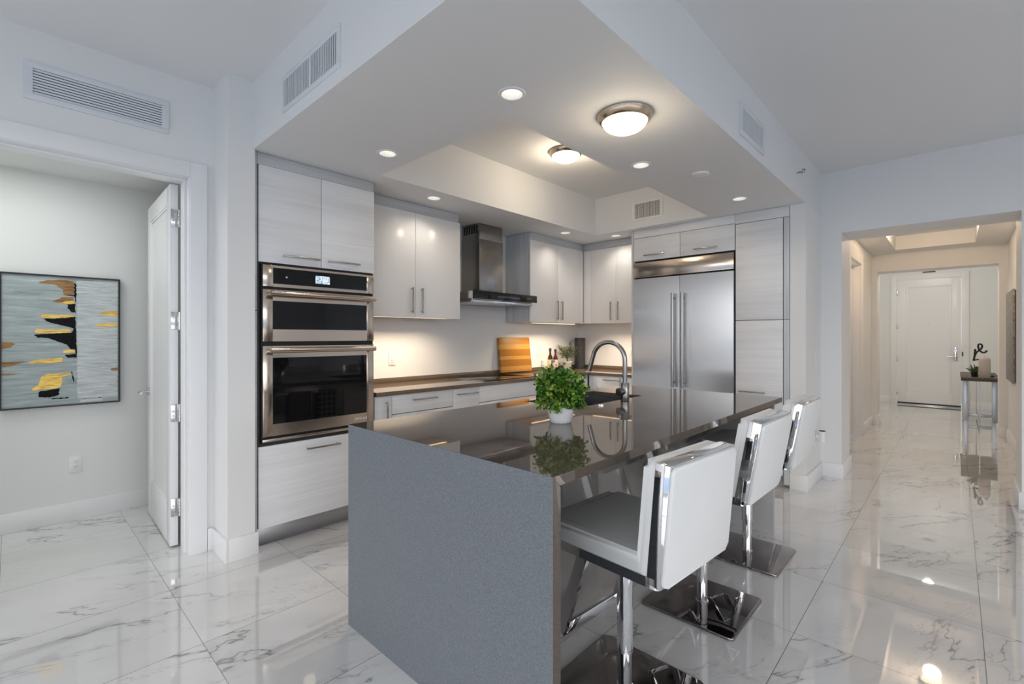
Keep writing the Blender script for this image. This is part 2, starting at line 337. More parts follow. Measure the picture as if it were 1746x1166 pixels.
# ------------------------------------------------------------------ THE SETTING
ZS, ZC = 2.46, 2.865       # soffit and main ceiling heights
struct('floor', 'polished white marble tile floor with grey veins', 'floor', 'marble_tile', [(-4.3, 13, -5.1, 5.2, -.06, 0)])
struct('ceiling', 'flat white main ceiling above the living area and kitchen tray', 'ceiling', 'ceiling_paint', [(-4.3, 5.30, -5.1, 3.9, ZC, ZC + .1)])

LIGHT_SPOTS = [(1.613, 1.517, 'recessed ceiling light nearest the camera on the soffit corner'), (1.606, 2.571, 'recessed ceiling light above the wall oven cabinet'),
               (2.384, 3.121, 'recessed ceiling light in front of the upper cabinet left of the range hood'), (4.164, 3.113, 'recessed ceiling light in front of the upper cabinet right of the range hood'),
               (4.675, 2.789, 'recessed ceiling light before the corner upper cabinet beside the refrigerator'), (2.868, 1.521, 'recessed ceiling light beside the larger dome lamp, above the island'),
               (4.121, 1.298, 'recessed ceiling light above the tall pantry cabinet')]
bm = bmesh.new(); ring_slab(bm, (1.01, 5.285, .93, 3.735), (1.787, 4.51, 1.70, 2.955), ZS, ZC)
soff = obj('ceiling_soffit', bm, 'ceiling_paint'); tag(soff, 'dropped white soffit with raised tray opening over the kitchen', 'ceiling', kind='structure')
bm = bmesh.new()
for x, y, _ in LIGHT_SPOTS: cyl(bm, (x, y, ZS - .05), (x, y, ZS + .09), .052, n=32)
cut = obj('cutter', bm, 'ceiling_paint', smooth=0)
md = soff.modifiers.new('cut', 'BOOLEAN'); md.operation = 'DIFFERENCE'; md.object = cut; md.solver = 'EXACT'
dg = bpy.context.evaluated_depsgraph_get(); nm = bpy.data.meshes.new_from_object(soff.evaluated_get(dg))
soff.modifiers.clear(); soff.data = nm; bpy.data.objects.remove(cut)
for p in nm.polygons: p.use_smooth = False

struct('wall_left', 'white wall with the open doorway and return air grille', 'wall', 'wall_paint',
       [(-4.2, -.15, 3.375, 3.545, 0, ZC), (.755, .87, 3.375, 3.545, 0, ZC), (-.15, .755, 3.375, 3.545, 2.30, ZC)])
struct('wall_pier_left', 'narrow white pier between the doorway and the oven cabinet', 'wall', 'wall_paint', [(.87, 1.018, 3.10, 3.85, 0, ZC)])
struct('wall_back', 'white backsplash wall behind the cooktop counter', 'wall', 'wall_paint', [(1.018, 5.285, 3.735, 3.85, 0, ZS)])
struct('wall_right', 'white wall around the wide opening to the entrance hall', 'wall', 'wall_paint',
       [(5.285, 5.75, .77, 3.85, 0, ZC), (5.285, 5.75, -.369, .77, 2.285, ZC), (5.285, 5.75, -5.1, -.369, 0, ZC)])
struct('wall_pier_right', 'white pier between the pantry cabinet and the hall opening', 'wall', 'wall_paint', [(4.64, 5.285, .93, 1.048, 0, ZS)])
struct('wall_window_side', 'white wall around the big west windows', 'wall', 'wall_paint',
       [(-4.3, -4.2, -5.1, -4.8, 0, ZC), (-4.3, -4.2, 3.1, 3.545, 0, ZC), (-4.3, -4.2, -4.8, 3.1, 2.68, ZC), (-4.3, -4.2, -4.8, 3.1, 0, .08)])
struct('wall_south', 'white wall around the south windows', 'wall', 'wall_paint',
       [(-4.3, -3.5, -5.1, -5.0, 0, ZC), (3.1, 5.75, -5.1, -5.0, 0, ZC), (-3.5, 3.1, -5.1, -5.0, 2.68, ZC), (-3.5, 3.1, -5.1, -5.0, 0, .08)])
wf = []
for i in range(5): y = -4.8 + i * 7.9 / 4; wf.append((-4.28, -4.22, y - .035, y + .035, .08, 2.68))
wf += [(-4.28, -4.22, -4.8, 3.1, .08, .14), (-4.28, -4.22, -4.8, 3.1, 2.62, 2.68), (-4.27, -4.23, -4.8, 3.1, 1.02, 1.06)]
struct('window_1', 'tall west window frame with mullions and rail', 'window', 'trim_paint', wf)
wf = []
for i in range(4): x = -3.5 + i * 2.2; wf.append((x - .035, x + .035, -5.08, -5.02, .08, 2.68))
wf += [(-3.5, 3.1, -5.08, -5.02, .08, .14), (-3.5, 3.1, -5.08, -5.02, 2.62, 2.68)]
struct('window_2', 'tall south window frame with mullions', 'window', 'trim_paint', wf)

# side room behind the open door
struct('wall_side_room', 'plain pale wall of the side room behind the doorway', 'wall', 'side_room_paint',
       [(-1.6, 1.3, 4.635, 4.75, 0, 2.46), (-1.7, -1.6, 3.545, 4.75, 0, 2.46), (1.2, 1.3, 3.85, 4.635, 0, 2.46)])
struct('ceiling_side_room', 'low pale ceiling of the side room', 'ceiling', 'side_room_paint', [(-1.7, 1.3, 3.545, 4.75, 2.46, 2.55)])
struct('baseboard_side_room', 'white baseboard under the abstract painting', 'baseboard', 'trim_paint', [(-1.6, 1.2, 4.618, 4.635, 0, .135)], .003)

# foyer and vestibule
struct('wall_foyer_left', 'left foyer wall with a white cased doorway', 'wall', 'wall_paint', [(5.75, 6.80, .92, 1.05, 0, 2.55), (7.69, 9.25, .92, 1.05, 0, 2.55), (6.80, 7.69, .92, 1.05, 2.28, 2.55)])
struct('wall_foyer_right', 'right foyer wall that carries the textured artwork', 'wall', 'wall_paint', [(5.75, 9.25, -.62, -.50, 0, 2.55)])
bm = bmesh.new(); ring_slab(bm, (5.75, 9.25, -.62, 1.05), (6.35, 8.60, -.19, .62), 2.55, 2.74)
tag(obj('ceiling_foyer', bm, 'ceiling_paint', smooth=0), 'foyer ceiling with a raised lit tray', 'ceiling', kind='structure')
struct('ceiling_foyer_tray', 'raised panel inside the foyer ceiling tray', 'ceiling', 'ceiling_paint', [(5.75, 9.25, -.62, 1.05, 2.74, 2.8)])
struct('wall_portal', 'white portal wall framing the entrance door', 'wall', 'wall_paint', [(8.93, 9.25, .857, .92, 0, 2.55), (8.93, 9.25, -.50, -.422, 0, 2.55), (8.93, 9.25, -.422, .857, 2.29, 2.55)])
struct('wall_entry', 'cream vestibule walls around the entrance door', 'wall', 'side_room_paint',
       [(12.02, 12.15, .84, 1.6, 0, 2.9), (12.02, 12.15, -1.3, -.08, 0, 2.9), (12.02, 12.15, -.08, .84, 2.425, 2.9), (9.25, 12.02, 1.5, 1.6, 0, 2.9), (9.25, 12.02, -1.3, -1.2, 0, 2.9), (9.2, 9.25, 1.05, 1.5, 0, 2.9), (9.2, 9.25, -1.2, -.62, 0, 2.9), (9.2, 9.25, -.62, 1.05, 2.56, 2.9)])
struct('ceiling_vestibule', 'white ceiling over the entrance vestibule', 'ceiling', 'ceiling_paint', [(9.2, 12.15, -1.3, 1.6, 2.8, 2.9)])

# baseboards
BB = .135
struct('baseboard_left', 'white baseboard beside the door casing and around the left pier', 'baseboard', 'trim_paint',
       [(.832, .87, 3.357, 3.375, 0, BB), (.853, .87, 3.083, 3.357, 0, BB), (.87, 1.033, 3.083, 3.10, 0, BB)], .0025)
struct('baseboard_right', 'white baseboard around the right pier and hall opening', 'baseboard', 'trim_paint',
       [(4.623, 4.64, .913, 1.048, 0, BB), (4.64, 5.268, .913, .93, 0, BB), (5.268, 5.285, .753, .93, 0, BB), (5.285, 5.765, .753, .77, 0, BB),
        (5.268, 5.285, -5.0, -.352, 0, BB), (5.285, 5.765, -.369, -.352, 0, BB)], .0025)
struct('baseboard_foyer', 'white baseboard along the foyer walls and portal', 'baseboard', 'trim_paint',
       [(7.81, 8.93, .903, .92, 0, BB), (8.913, 8.93, .84, .903, 0, BB), (8.93, 9.25, .84, .857, 0, BB), (5.765, 8.93, -.50, -.483, 0, BB), (8.913, 8.93, -.483, -.405, 0, BB), (8.93, 9.25, -.422, -.405, 0, BB)], .0025)
struct('baseboard_entry', 'white baseboard along the wall beside the entrance door', 'baseboard', 'trim_paint', [(12.003, 12.02, -1.2, -.19, 0, BB), (12.003, 12.02, .945, 1.5, 0, BB)], .0025)

# doorway casing, jamb and the open door
struct('trim_1', 'white stepped casing and jamb around the open doorway', 'door casing', 'trim_paint',
       [(.741, .829, 3.353, 3.375, 0, 2.37), (-.235, .741, 3.353, 3.375, 2.282, 2.37), (-.235, -.147, 3.353, 3.375, 0, 2.282),
        (.735, .755, 3.362, 3.56, 0, 2.30), (-.15, -.13, 3.362, 3.56, 0, 2.30), (-.13, .735, 3.362, 3.56, 2.279, 2.30),
        (.722, .735, 3.42, 3.50, 0, 2.279), (-.13, .722, 3.42, 3.50, 2.266, 2.279)], .002)
DR = thing('door_1', 'white panelled interior door standing open beside the oven cabinet pier', 'door', (.702, 3.563, 0), kind='structure')
bm = bmesh.new(); w0, w1 = .681, .723
ST = .115
# stiles and rails around a recessed panel
box(bm, w0, w1, 3.564, 3.564 + ST, .012, 2.275, .002); box(bm, w0, w1, 4.42 - ST, 4.42, .012, 2.275, .002)
box(bm, w0, w1, 3.564 + ST, 4.42 - ST, .012, .25, .0005); box(bm, w0, w1, 3.564 + ST, 4.42 - ST, 2.275 - ST, 2.275, .0005)
obj('leaf_frame', bm, 'door_paint', DR)
bm = bmesh.new(); box(bm, w0 + .012, w1 - .012, 3.564 + ST - .002, 4.42 - ST + .002, .248, 2.275 - ST + .002)
for s0 in (w0,):
    box(bm, s0 + .004, s0 + .016, 3.564 + ST, 3.564 + ST + .014, .25, 2.275 - ST, .002); box(bm, s0 + .004, s0 + .016, 4.42 - ST - .014, 4.42 - ST, .25, 2.275 - ST, .002)
    box(bm, s0 + .004, s0 + .016, 3.58 + ST, 4.405 - ST, .25, .264, .002); box(bm, s0 + .004, s0 + .016, 3.58 + ST, 4.405 - ST, 2.275 - ST - .014, 2.275 - ST, .002)
obj('door_panel', bm, 'door_paint', DR)
for z in (2.062, 1.42, .842, .25):
    bm = bmesh.new(); box(bm, .685, .7225, 3.5615, 3.5645, z - .055, z + .055, .001); box(bm, .7225, .7345, 3.560, 3.563, z - .055, z + .055); 
    for k in range(5): cyl(bm, (.7285, 3.556, z - .055 + k * .022), (.7285, 3.556, z - .035 + k * .022), .0065, n=12)
    obj('hinge', bm, 'brushed_steel', DR)
    bm = bmesh.new()
    for (sx, sz) in ((.710, .042), (.697, .012), (.697, -.016), (.710, -.042)): cyl(bm, (sx, 3.5595, z + sz), (sx, 3.562, z + sz), .005, n=10)
    obj('screws', bm, 'handle_metal', DR)
bm = bmesh.new(); cyl(bm, (.681, 4.35, .915), (.672, 4.35, .915), .026); tube(bm, [(.675, 4.35, .915), (.63, 4.35, .915), (.622, 4.345, .915), (.62, 4.33, .915), (.62, 4.24, .915)], .009, 12)
cyl(bm, (.723, 4.35, .915), (.732, 4.35, .915), .026); tube(bm, [(.73, 4.35, .915), (.775, 4.35, .915), (.782, 4.33, .915), (.782, 4.24, .915)], .009, 12)
obj('door_handle', bm, 'brushed_steel', DR)
DR.rotation_euler = (0, 0, -math.radians(1.7))

# foyer side door
struct('trim_2', 'white casing around the doorway on the left foyer wall', 'door casing', 'trim_paint',
       [(7.672, 7.81, .895, .92, 0, 2.41), (6.66, 7.672, .895, .92, 2.27, 2.41), (6.66, 6.80, .895, .92, 0, 2.27), (7.672, 7.69, .92, 1.06, 0, 2.28), (6.8, 6.818, .92, 1.06, 0, 2.28), (6.818, 7.672, .92, 1.06, 2.262, 2.28)], .002)
struct('door_3', 'closed white door on the left foyer wall', 'door', 'door_paint', [(6.82, 7.668, 1.0, 1.04, .01, 2.26)], .002)

# entrance door
ED = thing('door_2', 'white panelled entrance door at the end of the hall', 'door', (12.03, .38, 0), kind='structure')
bm = bmesh.new(); xa, xb = 11.995, 12.04; ya, yb, zt = -.078, .836, 2.42; SE = .13
box(bm, xa, xb, ya, ya + SE, .02, zt, .002); box(bm, xa, xb, yb - SE, yb, .02, zt, .002); box(bm, xa, xb, ya + SE, yb - SE, .02, .25); box(bm, xa, xb, ya + SE, yb - SE, zt - SE, zt)
obj('leaf_frame', bm, 'door_paint', ED)
bm = bmesh.new(); box(bm, xa + .014, xb - .01, ya + SE - .002, yb - SE + .002, .248, zt - SE + .002)
for q in ((ya + SE, ya + SE + .03, .25, zt - SE), (yb - SE - .03, yb - SE, .25, zt - SE), (ya + SE + .03, yb - SE - .03, .25, .28), (ya + SE + .03, yb - SE - .03, zt - SE - .03, zt - SE)): box(bm, xa + .006, xa + .02, q[0], q[1], q[2], q[3], .003)
obj('door_panel', bm, 'door_paint', ED)
boxes('door_casing', 'trim_paint', ED, [(11.99, 12.02, .842, .942, 0, 2.522), (11.99, 12.02, -.184, -.084, 0, 2.522), (11.99, 12.02, -.084, .842, 2.425, 2.522)], .002)
bm = bmesh.new(); box(bm, 11.985, 11.996, -.028, .022, .865, 1.12, .004); cyl(bm, (11.985, -.003, .955), (11.945, -.003, .955), .012); tube(bm, [(11.945, -.006, .955), (11.943, .02, .955), (11.943, .11, .955)], .009, 12); cyl(bm, (11.985, -.003, 1.06), (11.972, -.003, 1.06), .02)
obj('door_handle', bm, 'chrome', ED)
bm = bmesh.new(); box(bm, 11.980, 11.992, -.105, -.088, .96, 1.04, .002); obj('lock_strike', bm, 'black_frame', ED)
bm = bmesh.new(); cyl(bm, (11.985, .377, 1.542), (11.999, .377, 1.542), .011); obj('peephole', bm, 'handle_metal', ED)
for z in (2.178, 1.528, .892, .241):
    bm = bmesh.new(); box(bm, 11.985, 11.995, .828, .848, z - .055, z + .055, .003); obj('hinge', bm, 'brushed_steel', ED)
boxes('threshold', 'threshold_metal', ED, [(11.96, 12.04, -.078, .836, 0, .018)], .003)
boxes('door_sweep', 'black_frame', ED, [(11.993, 11.999, -.075, .833, .019, .045)])
o = tag(boxes('air_grille', 'black_frame', None, [(12.005, 12.019, .274, .462, 2.548, 2.568)], .002), 'small dark slot grille above the entrance door casing', 'vent')

# ------------------------------------------------------------------ ceiling fittings
RL = None
for i, (x, y, lab) in enumerate(LIGHT_SPOTS):
    if RL is None:
        RL = (x, y); r0 = thing('recessed_light', lab, 'ceiling light', (x, y, ZS), 'recessed lights in the kitchen soffit')
        bm = bmesh.new(); lathe(bm, [(.049, .0), (.050, -.004), (.063, -.004), (.066, 0), (.049, 0)], (x, y, ZS)); obj('trim_ring', bm, 'trim_paint', r0)
        bm = bmesh.new(); lathe(bm, [(.050, -.001), (.040, .055), (.0, .056)], (x, y, ZS)); obj('reflector', bm, 'plate_plastic', r0)
        bm = bmesh.new(); lathe(bm, [(.031, .050), (.026, .044), (0, .043)], (x, y, ZS)); obj('lens', bm, 'lamp_lens', r0)
        lamp('SPOT', (x, y, ZS - .004), 4.8, (1, .90, .78), 'lamp', r0, .03, math.radians(130), None, .9)
    else:
        c = copy_tree(r0); c.location = (x, y, ZS); c['label'] = lab; OFF[c.name] = Vector((x, y, ZS))
def dome(x, y, z, lab, r=.139, power=24):
    t = thing('dome_light', lab, 'ceiling light', (x, y, z), 'flush dome lamps on the kitchen ceiling')
    bm = bmesh.new(); lathe(bm, [(r * .97, 0), (r, -.003), (r * .99, -.010), (r * .90, -.034), (r * .84, -.038), (r * .82, -.02)], (x, y, z), 56); obj('metal_rim', bm, 'nickel_rim', t)
    bm = bmesh.new(); prof = [(r * .83, -.030)] + [(r * .83 * math.cos(a * math.pi / 24), -.030 - .062 * math.sin(a * math.pi / 24)) for a in range(1, 12)] + [(0, -.092)]
    lathe(bm, prof, (x, y, z), 56); obj('glass_shade', bm, 'dome_glass', t)
    lamp('POINT', (x, y, z - .15), power, (1, .82, .58), 'lamp', t, .06)
dome(2.165, 1.24, ZS, 'larger glowing dome lamp with bronze rim on the soffit', power=2.2)
dome(3.17, 2.365, ZC, 'glowing dome lamp inside the raised ceiling tray', power=6)
bm = bmesh.new(); lathe(bm, [(0, -.016), (.045, -.016), (.058, -.012), (.06, 0)], (3.308, 1.301, ZS)); tag(obj('smoke_detector', bm, 'plate_plastic'), 'round flat white detector disc on the kitchen soffit', 'detector')

def vent_y(name, lab, x0, x1, z0, z1, yf, vertical, n, mx, mz, depth=.010):
    """air grille on a wall that faces -y"""
    t = thing(name, lab, 'vent', ((x0 + x1) / 2, yf, z0))
    bm = bmesh.new(); box(bm, x0, x1, yf - depth, yf, z0, z0 + mz, .002); box(bm, x0, x1, yf - depth, yf, z1 - mz, z1, .002); box(bm, x0, x0 + mx, yf - depth, yf, z0 + mz, z1 - mz); box(bm, x1 - mx, x1, yf - depth, yf, z0 + mz, z1 - mz)
    obj('frame', bm, 'vent_paint', t)
    bm = bmesh.new(); box(bm, x0 + mx, x1 - mx, yf - .0015, yf - .0005, z0 + mz, z1 - mz); obj('backing', bm, 'shadow_dark', t)
    bm = bmesh.new()
    for k in range(n):
        u = (k + .5) / n
        if vertical:
            x = x0 + mx + u * (x1 - x0 - 2 * mx); w = (x1 - x0 - 2 * mx) / n * .30; box(bm, x - w, x + w, yf - .006, yf - .0035, z0 + mz, z1 - mz); continue
        else:
            z = z0 + mz + u * (z1 - z0 - 2 * mz); w = (z1 - z0 - 2 * mz) / n * .35; box(bm, x0 + mx, x1 - mx, yf - .006, yf - .0035, z - w, z + w); continue
    obj('slats', bm, 'vent_paint', t); return t
def vent_x(name, lab, y0, y1, z0, z1, xf, n, my, mz, depth=.006, divider=None, rows=0, mname='vent_paint'):
    """air grille on a wall that faces -x"""
    t = thing(name, lab, 'vent', (xf, (y0 + y1) / 2, z0))
    bm = bmesh.new(); box(bm, xf - depth, xf, y0, y1, z0, z0 + mz, .002); box(bm, xf - depth, xf, y0, y1, z1 - mz, z1, .002); box(bm, xf - depth, xf, y0, y0 + my, z0 + mz, z1 - mz); box(bm, xf - depth, xf, y1 - my, y1, z0 + mz, z1 - mz)
    if divider: box(bm, xf - depth, xf, divider - .008, divider + .008, z0 + mz, z1 - mz)
    obj('frame', bm, mname, t)
    bm = bmesh.new(); box(bm, xf - .0015, xf - .0005, y0 + my, y1 - my, z0 + mz, z1 - mz); obj('backing', bm, 'shadow_dark', t)
    bm = bmesh.new()
    for k in range(n):
        y = y0 + my + (k + .5) / n * (y1 - y0 - 2 * my); w = (y1 - y0 - 2 * my) / n * .24
        box(bm, xf - depth + .001, xf - .002, y - w, y + w, z0 + mz, z1 - mz)
    for k in range(rows):
        z = z0 + mz + (k + .5) / rows * (z1 - z0 - 2 * mz); box(bm, xf - .005, xf - .002, y0 + my, y1 - my, z - .0018, z + .0018)
    obj('slats', bm, mname, t); return t
vent_y('return_air_grille', 'long white louvred return grille above the open doorway', .043, .637, 2.509, 2.698, 3.375, False, 9, .033, .03)
vent_x('supply_register', 'white vertical slat register on the soffit face above the pier', 1.998, 2.654, 2.524, 2.72, 1.01, 34, .026, .026, divider=2.309)
vent_y('supply_register', 'bluish white register on the soffit face toward the hall', 2.948, 3.423, 2.518, 2.714, .93, True, 20, .04, .032)
vent_x('supply_register', 'small dark grid register inside the raised ceiling tray', 2.15, 2.49, 2.535, 2.735, 4.51, 17, .03, .024, rows=10, mname='plate_plastic')
t = thing('fire_sprinkler', 'small sidewall sprinkler head on the soffit face', 'sprinkler', (4.324, .93, 2.635))
bm = bmesh.new(); cyl(bm, (4.324, .93, 2.635), (4.324, .926, 2.635), .025); obj('escutcheon', bm, 'plate_plastic', t)
bm = bmesh.new(); cyl(bm, (4.324, .926, 2.635), (4.324, .885, 2.635), .007); box(bm, 4.305, 4.343, .868, .89, 2.649, 2.652); tube(bm, [(4.324, .90, 2.62), (4.324, .875, 2.626), (4.324, .872, 2.65)], .003, 8); obj('head', bm, 'handle_metal', t)

# ------------------------------------------------------------------ electrical plates
def outlet(name, lab, cat, c, n, w=.072, h=.118, kind='outlet'):
    """plate centred on c, facing along n ('-y' or '-x')"""
    x, y, z = c; t = thing(name, lab, cat, c)
    def B(bm, a0, a1, d0, d1, z0, z1, bev=.001):
        if n == '-y': box(bm, x + a0, x + a1, y - d1, y - d0, z + z0, z + z1, bev)
        else: box(bm, x - d1, x - d0, y + a0, y + a1, z + z0, z + z1, bev)
    bm = bmesh.new(); B(bm, -w / 2, w / 2, 0, .006, -h / 2, h / 2, .002); obj('plate', bm, 'plate_plastic', t)
    bm = bmesh.new(); B(bm, -.017, .017, .006, .0085, -.034, .034); obj('insert', bm, 'plate_plastic', t)
    bm = bmesh.new()
    if kind == 'outlet':
        for zz_ in (.018, -.018):
            B(bm, -.008, -.0055, .0083, .009, zz_ - .001, zz_ + .008, 0); B(bm, .0055, .008, .0083, .009, zz_ - .001, zz_ + .008, 0); B(bm, -.002, .002, .0083, .009, zz_ - .010, zz_ - .006, 0)
    else:
        B(bm, -.0172, .0172, .0083, .009, -.001, .001, 0)
    obj('slots', bm, 'shadow_dark', t); return t
outlet('wall_outlet', 'white outlet low on the side room wall below the painting', 'outlet', (.322, 4.635, .40), '-y')
outlet('wall_outlet', 'white outlet on the backsplash left of the cooktop', 'outlet', (2.376, 3.735, 1.118), '-y')
outlet('wall_outlet', 'white outlet on the backsplash right of the cutting board', 'outlet', (4.445, 3.735, 1.128), '-y')
outlet('wall_outlet', 'pale outlet behind the faucet on the backsplash next to the refrigerator', 'outlet', (5.285, 2.93, 1.12), '-x')
outlet('light_switch', 'white rocker light switch on the right pier', 'switch', (5.01, .93, 1.117), '-y', .11, .122, 'switch')
outlet('wall_outlet', 'white outlet low on the right pier behind the stools', 'outlet', (5.0, .93, .40), '-y')
t = thing('plug_in_freshener', 'white cylindrical plug-in air freshener on the right pier outlet', 'air freshener', (5.0, .92, .415))
bm = bmesh.new(); cyl(bm, (5.0, .919, .42), (5.0, .895, .42), .022); obj('plug', bm, 'plate_plastic', t)
bm = bmesh.new(); cyl(bm, (5.0, .872, .375), (5.0, .872, .47), .027, n=28); obj('body', bm, 'white_ceramic', t)
bm = bmesh.new(); cyl(bm, (5.0, .872, .4705), (5.0, .872, .475), .025, n=28); obj('cap', bm, 'shadow_dark', t)

# ------------------------------------------------------------------ oven tower
D = 3.12   # door plane of the tall cabinet
t = thing('oven_cabinet', 'tall pale wood grain cabinet housing the wall oven', 'cabinet', (1.43, 3.42, 0))
boxes('body', 'carcass_gap_shade', t, [(1.040, 1.058, 3.145, 3.73, .13, 2.458), (1.826, 1.839, 3.145, 3.73, .13, 2.458), (1.058, 1.826, 3.145, 3.73, .13, .655), (1.058, 1.826, 3.145, 3.73, 1.778, 2.458), (1.058, 1.826, 3.66, 3.73, .655, 1.778)])
boxes('filler', 'cabinet_laminate_grey', t, [(1.0205, 1.0385, 3.128, 3.16, 1.484, 2.458), (1.0205, 1.0385, 3.128, 3.16, .0, 1.480)], .001)
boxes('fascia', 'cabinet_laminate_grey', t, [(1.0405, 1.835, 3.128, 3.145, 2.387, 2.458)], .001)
boxes('toe_kick', 'toe_metal', t, [(1.043, 1.835, 3.195, 3.21, 0, .128)], .001)
for x0, x1, h0, h1 in ((1.045, 1.4365, 1.192, 1.414), (1.4405, 1.835, 1.483, 1.706)):
    d = boxes('door', 'cabinet_laminate', t, [(x0, x1, D, D + .02, 1.784, 2.383)], .0012)
    bar_handle(d, (h0, D, 1.834), (h1, D, 1.834), (0, -.028, 0))
d = boxes('drawer', 'cabinet_laminate', t, [(1.045, 1.835, D, D + .02, .132, .638)], .0012)
bar_handle(d, (1.335, D, .584), (1.558, D, .584), (0, -.028, 0))

t = thing('wall_oven', 'stainless built-in microwave and oven combination with black glass', 'oven', (1.44, 3.3, .66))
F0 = 3.102
boxes('body', 'black_gap', t, [(1.060, 1.824, 3.126, 3.62, .660, 1.774)])
def frame_y(x0, x1, z0, z1, ix0, ix1, iz0, iz1, y0, y1, bm, bev=.0015):
    box(bm, x0, ix0, y0, y1, z0, z1, bev); box(bm, ix1, x1, y0, y1, z0, z1, bev); box(bm, ix0, ix1, y0, y1, z0, iz0); box(bm, ix0, ix1, y0, y1, iz1, z1)
def text(name, s, size, loc, rot, material, parent, extrude=.0006, space=1.0):
    c = bpy.data.curves.new(name, 'FONT'); c.body = s; c.size = size; c.extrude = extrude; c.align_x = 'CENTER'; c.align_y = 'CENTER'; c.space_character = space
    o = bpy.data.objects.new(name, c); COL.objects.link(o); dg_ = bpy.context.evaluated_depsgraph_get(); dg_.update()
    me = bpy.data.meshes.new_from_object(o.evaluated_get(dg_)); bpy.data.objects.remove(o)
    o = bpy.data.objects.new(name, me); COL.objects.link(o); me.materials.clear(); me.materials.append(MATS[material])
    M = Matrix.Translation(Vector(loc) - OFF.get(parent.name, Vector())) @ rot.to_matrix().to_4x4()
    me.transform(M); o.parent = parent; return o
from mathutils import Euler
RY = Euler((math.pi / 2, 0, 0)); RX = Euler((math.pi / 2, 0, -math.pi / 2))
p = None
bm = bmesh.new(); frame_y(1.063, 1.821, 1.632, 1.766, 1.123, 1.766, 1.652, 1.752, F0, 3.122, bm); p = obj('control_panel', bm, 'oven_steel', t)
boxes('glass', 'black_glass', p, [(1.123, 1.766, F0 + .003, 3.120, 1.652, 1.752)])
boxes('display', 'display_pixels', p, [(1.392, 1.489, F0 + .001, F0 + .003, 1.674, 1.726)])
boxes('button', 'handle_metal', p, [(1.200, 1.212, F0 + .0015, F0 + .003, 1.692, 1.704)], .0005)
def oven_door(z0, z1, wz0, wz1, hz, name):
    bm = bmesh.new(); frame_y(1.063, 1.821, z0, z1, 1.121, 1.766, wz0, wz1, F0, 3.122, bm); p = obj('door', bm, 'oven_steel', t)
    boxes('window', 'black_glass', p, [(1.121, 1.766, F0 + .003, 3.120, wz0, wz1)])
    bm = bmesh.new(); tube(bm, [(1.088, 3.045, hz), (1.80, 3.045, hz)], .0165, 20)
    for x in (1.10, 1.788): box(bm, x - .013, x + .013, 3.05, F0 + .001, hz - .012, hz + .012, .003)
    obj('handle', bm, 'oven_steel', p); return p
oven_door(1.291, 1.614, 1.366, 1.545, 1.588, 'microwave')
p = oven_door(.700, 1.262, .773, 1.188, 1.236, 'oven')
text('lettering', 'JENN-AIR', .021, (1.72, F0 - .0004, .736), RY, 'plate_plastic', p, .0004, 1.15)
boxes('vent_strip', 'oven_steel', t, [(1.063, 1.821, 3.108, 3.125, .664, .682)], .002)

# ------------------------------------------------------------------ upper cabinets
def strip_light(lab, x0, x1, y0, y1, z, power):
    o = thing('under_cabinet_light', lab, 'cabinet light', ((x0 + x1) / 2, (y0 + y1) / 2, z))
    boxes('housing', 'plate_plastic', o, [(x0, x1, y0, y1, z - .010, z)], .002)
    boxes('lens', 'strip_lens', o, [(x0 + .004, x1 - .004, y0 + .004, y1 - .004, z - .0125, z - .010)])
    lamp('AREA', ((x0 + x1) / 2, (y0 + y1) / 2, z - .016), power, (1, .79, .57), 'lamp', o, x1 - x0 - .02, None, None, .5, .008, 145)
    return o
U0, U1, UY = 1.482, 2.372, 3.348
t = thing('upper_cabinet', 'glossy white wall cabinet between the wall oven and the range hood', 'cabinet', (2.35, 3.55, U0))
boxes('body', 'cabinet_laminate_grey', t, [(1.8425, 2.853, 3.372, 3.732, 1.497, 2.455)])
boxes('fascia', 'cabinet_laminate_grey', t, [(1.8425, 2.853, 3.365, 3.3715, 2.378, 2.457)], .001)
for x0, x1, hx in ((1.862, 2.3605, 2.32), (2.3635, 2.857, 2.418)):
    d = boxes('door', 'gloss_white', t, [(x0, x1, UY, UY + .02, U0, U1)], .0012); bar_handle(d, (hx, UY, 1.525), (hx, UY, 1.732), (0, -.028, 0))
strip_light('warm light strip under the cabinet beside the wall oven', 1.95, 2.75, 3.40, 3.43, 1.496, 5.6)
t = thing('upper_cabinet', 'glossy white wall cabinet right of the range hood with grey side panel', 'cabinet', (4.4, 3.55, U0))
boxes('body', 'cabinet_laminate_upright', t, [(3.862, 5.28, 3.372, 3.732, 1.484, 2.457)])
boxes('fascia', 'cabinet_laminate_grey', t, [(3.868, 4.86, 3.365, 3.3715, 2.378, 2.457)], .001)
boxes('filler', 'gloss_white', t, [(4.806, 4.846, 3.35, 3.3715, U0, U1)], .001)
for x0, x1, hx in ((3.852, 4.3325, 4.308), (4.3355, 4.803, 4.392)):
    d = boxes('door', 'gloss_white', t, [(x0, x1, UY, UY + .02, U0, U1)], .0012); bar_handle(d, (hx, UY, 1.52), (hx, UY, 1.727), (0, -.028, 0))
strip_light('warm light strip under the cabinet right of the range hood', 3.95, 4.75, 3.40, 3.43, 1.4835, 6.0)
t = thing('upper_cabinet', 'glossy white wall cabinet in the corner beside the refrigerator', 'cabinet', (5.05, 2.9, U0))
boxes('body', 'cabinet_laminate_grey', t, [(4.872, 5.28, 2.564, 3.368, 1.497, 2.457)])
boxes('fascia', 'cabinet_laminate_grey', t, [(4.862, 4.8715, 2.566, 3.364, 2.378, 2.457)], .001)
boxes('filler', 'gloss_white', t, [(4.852, 4.8715, 3.243, 3.346, U0, U1)], .001)
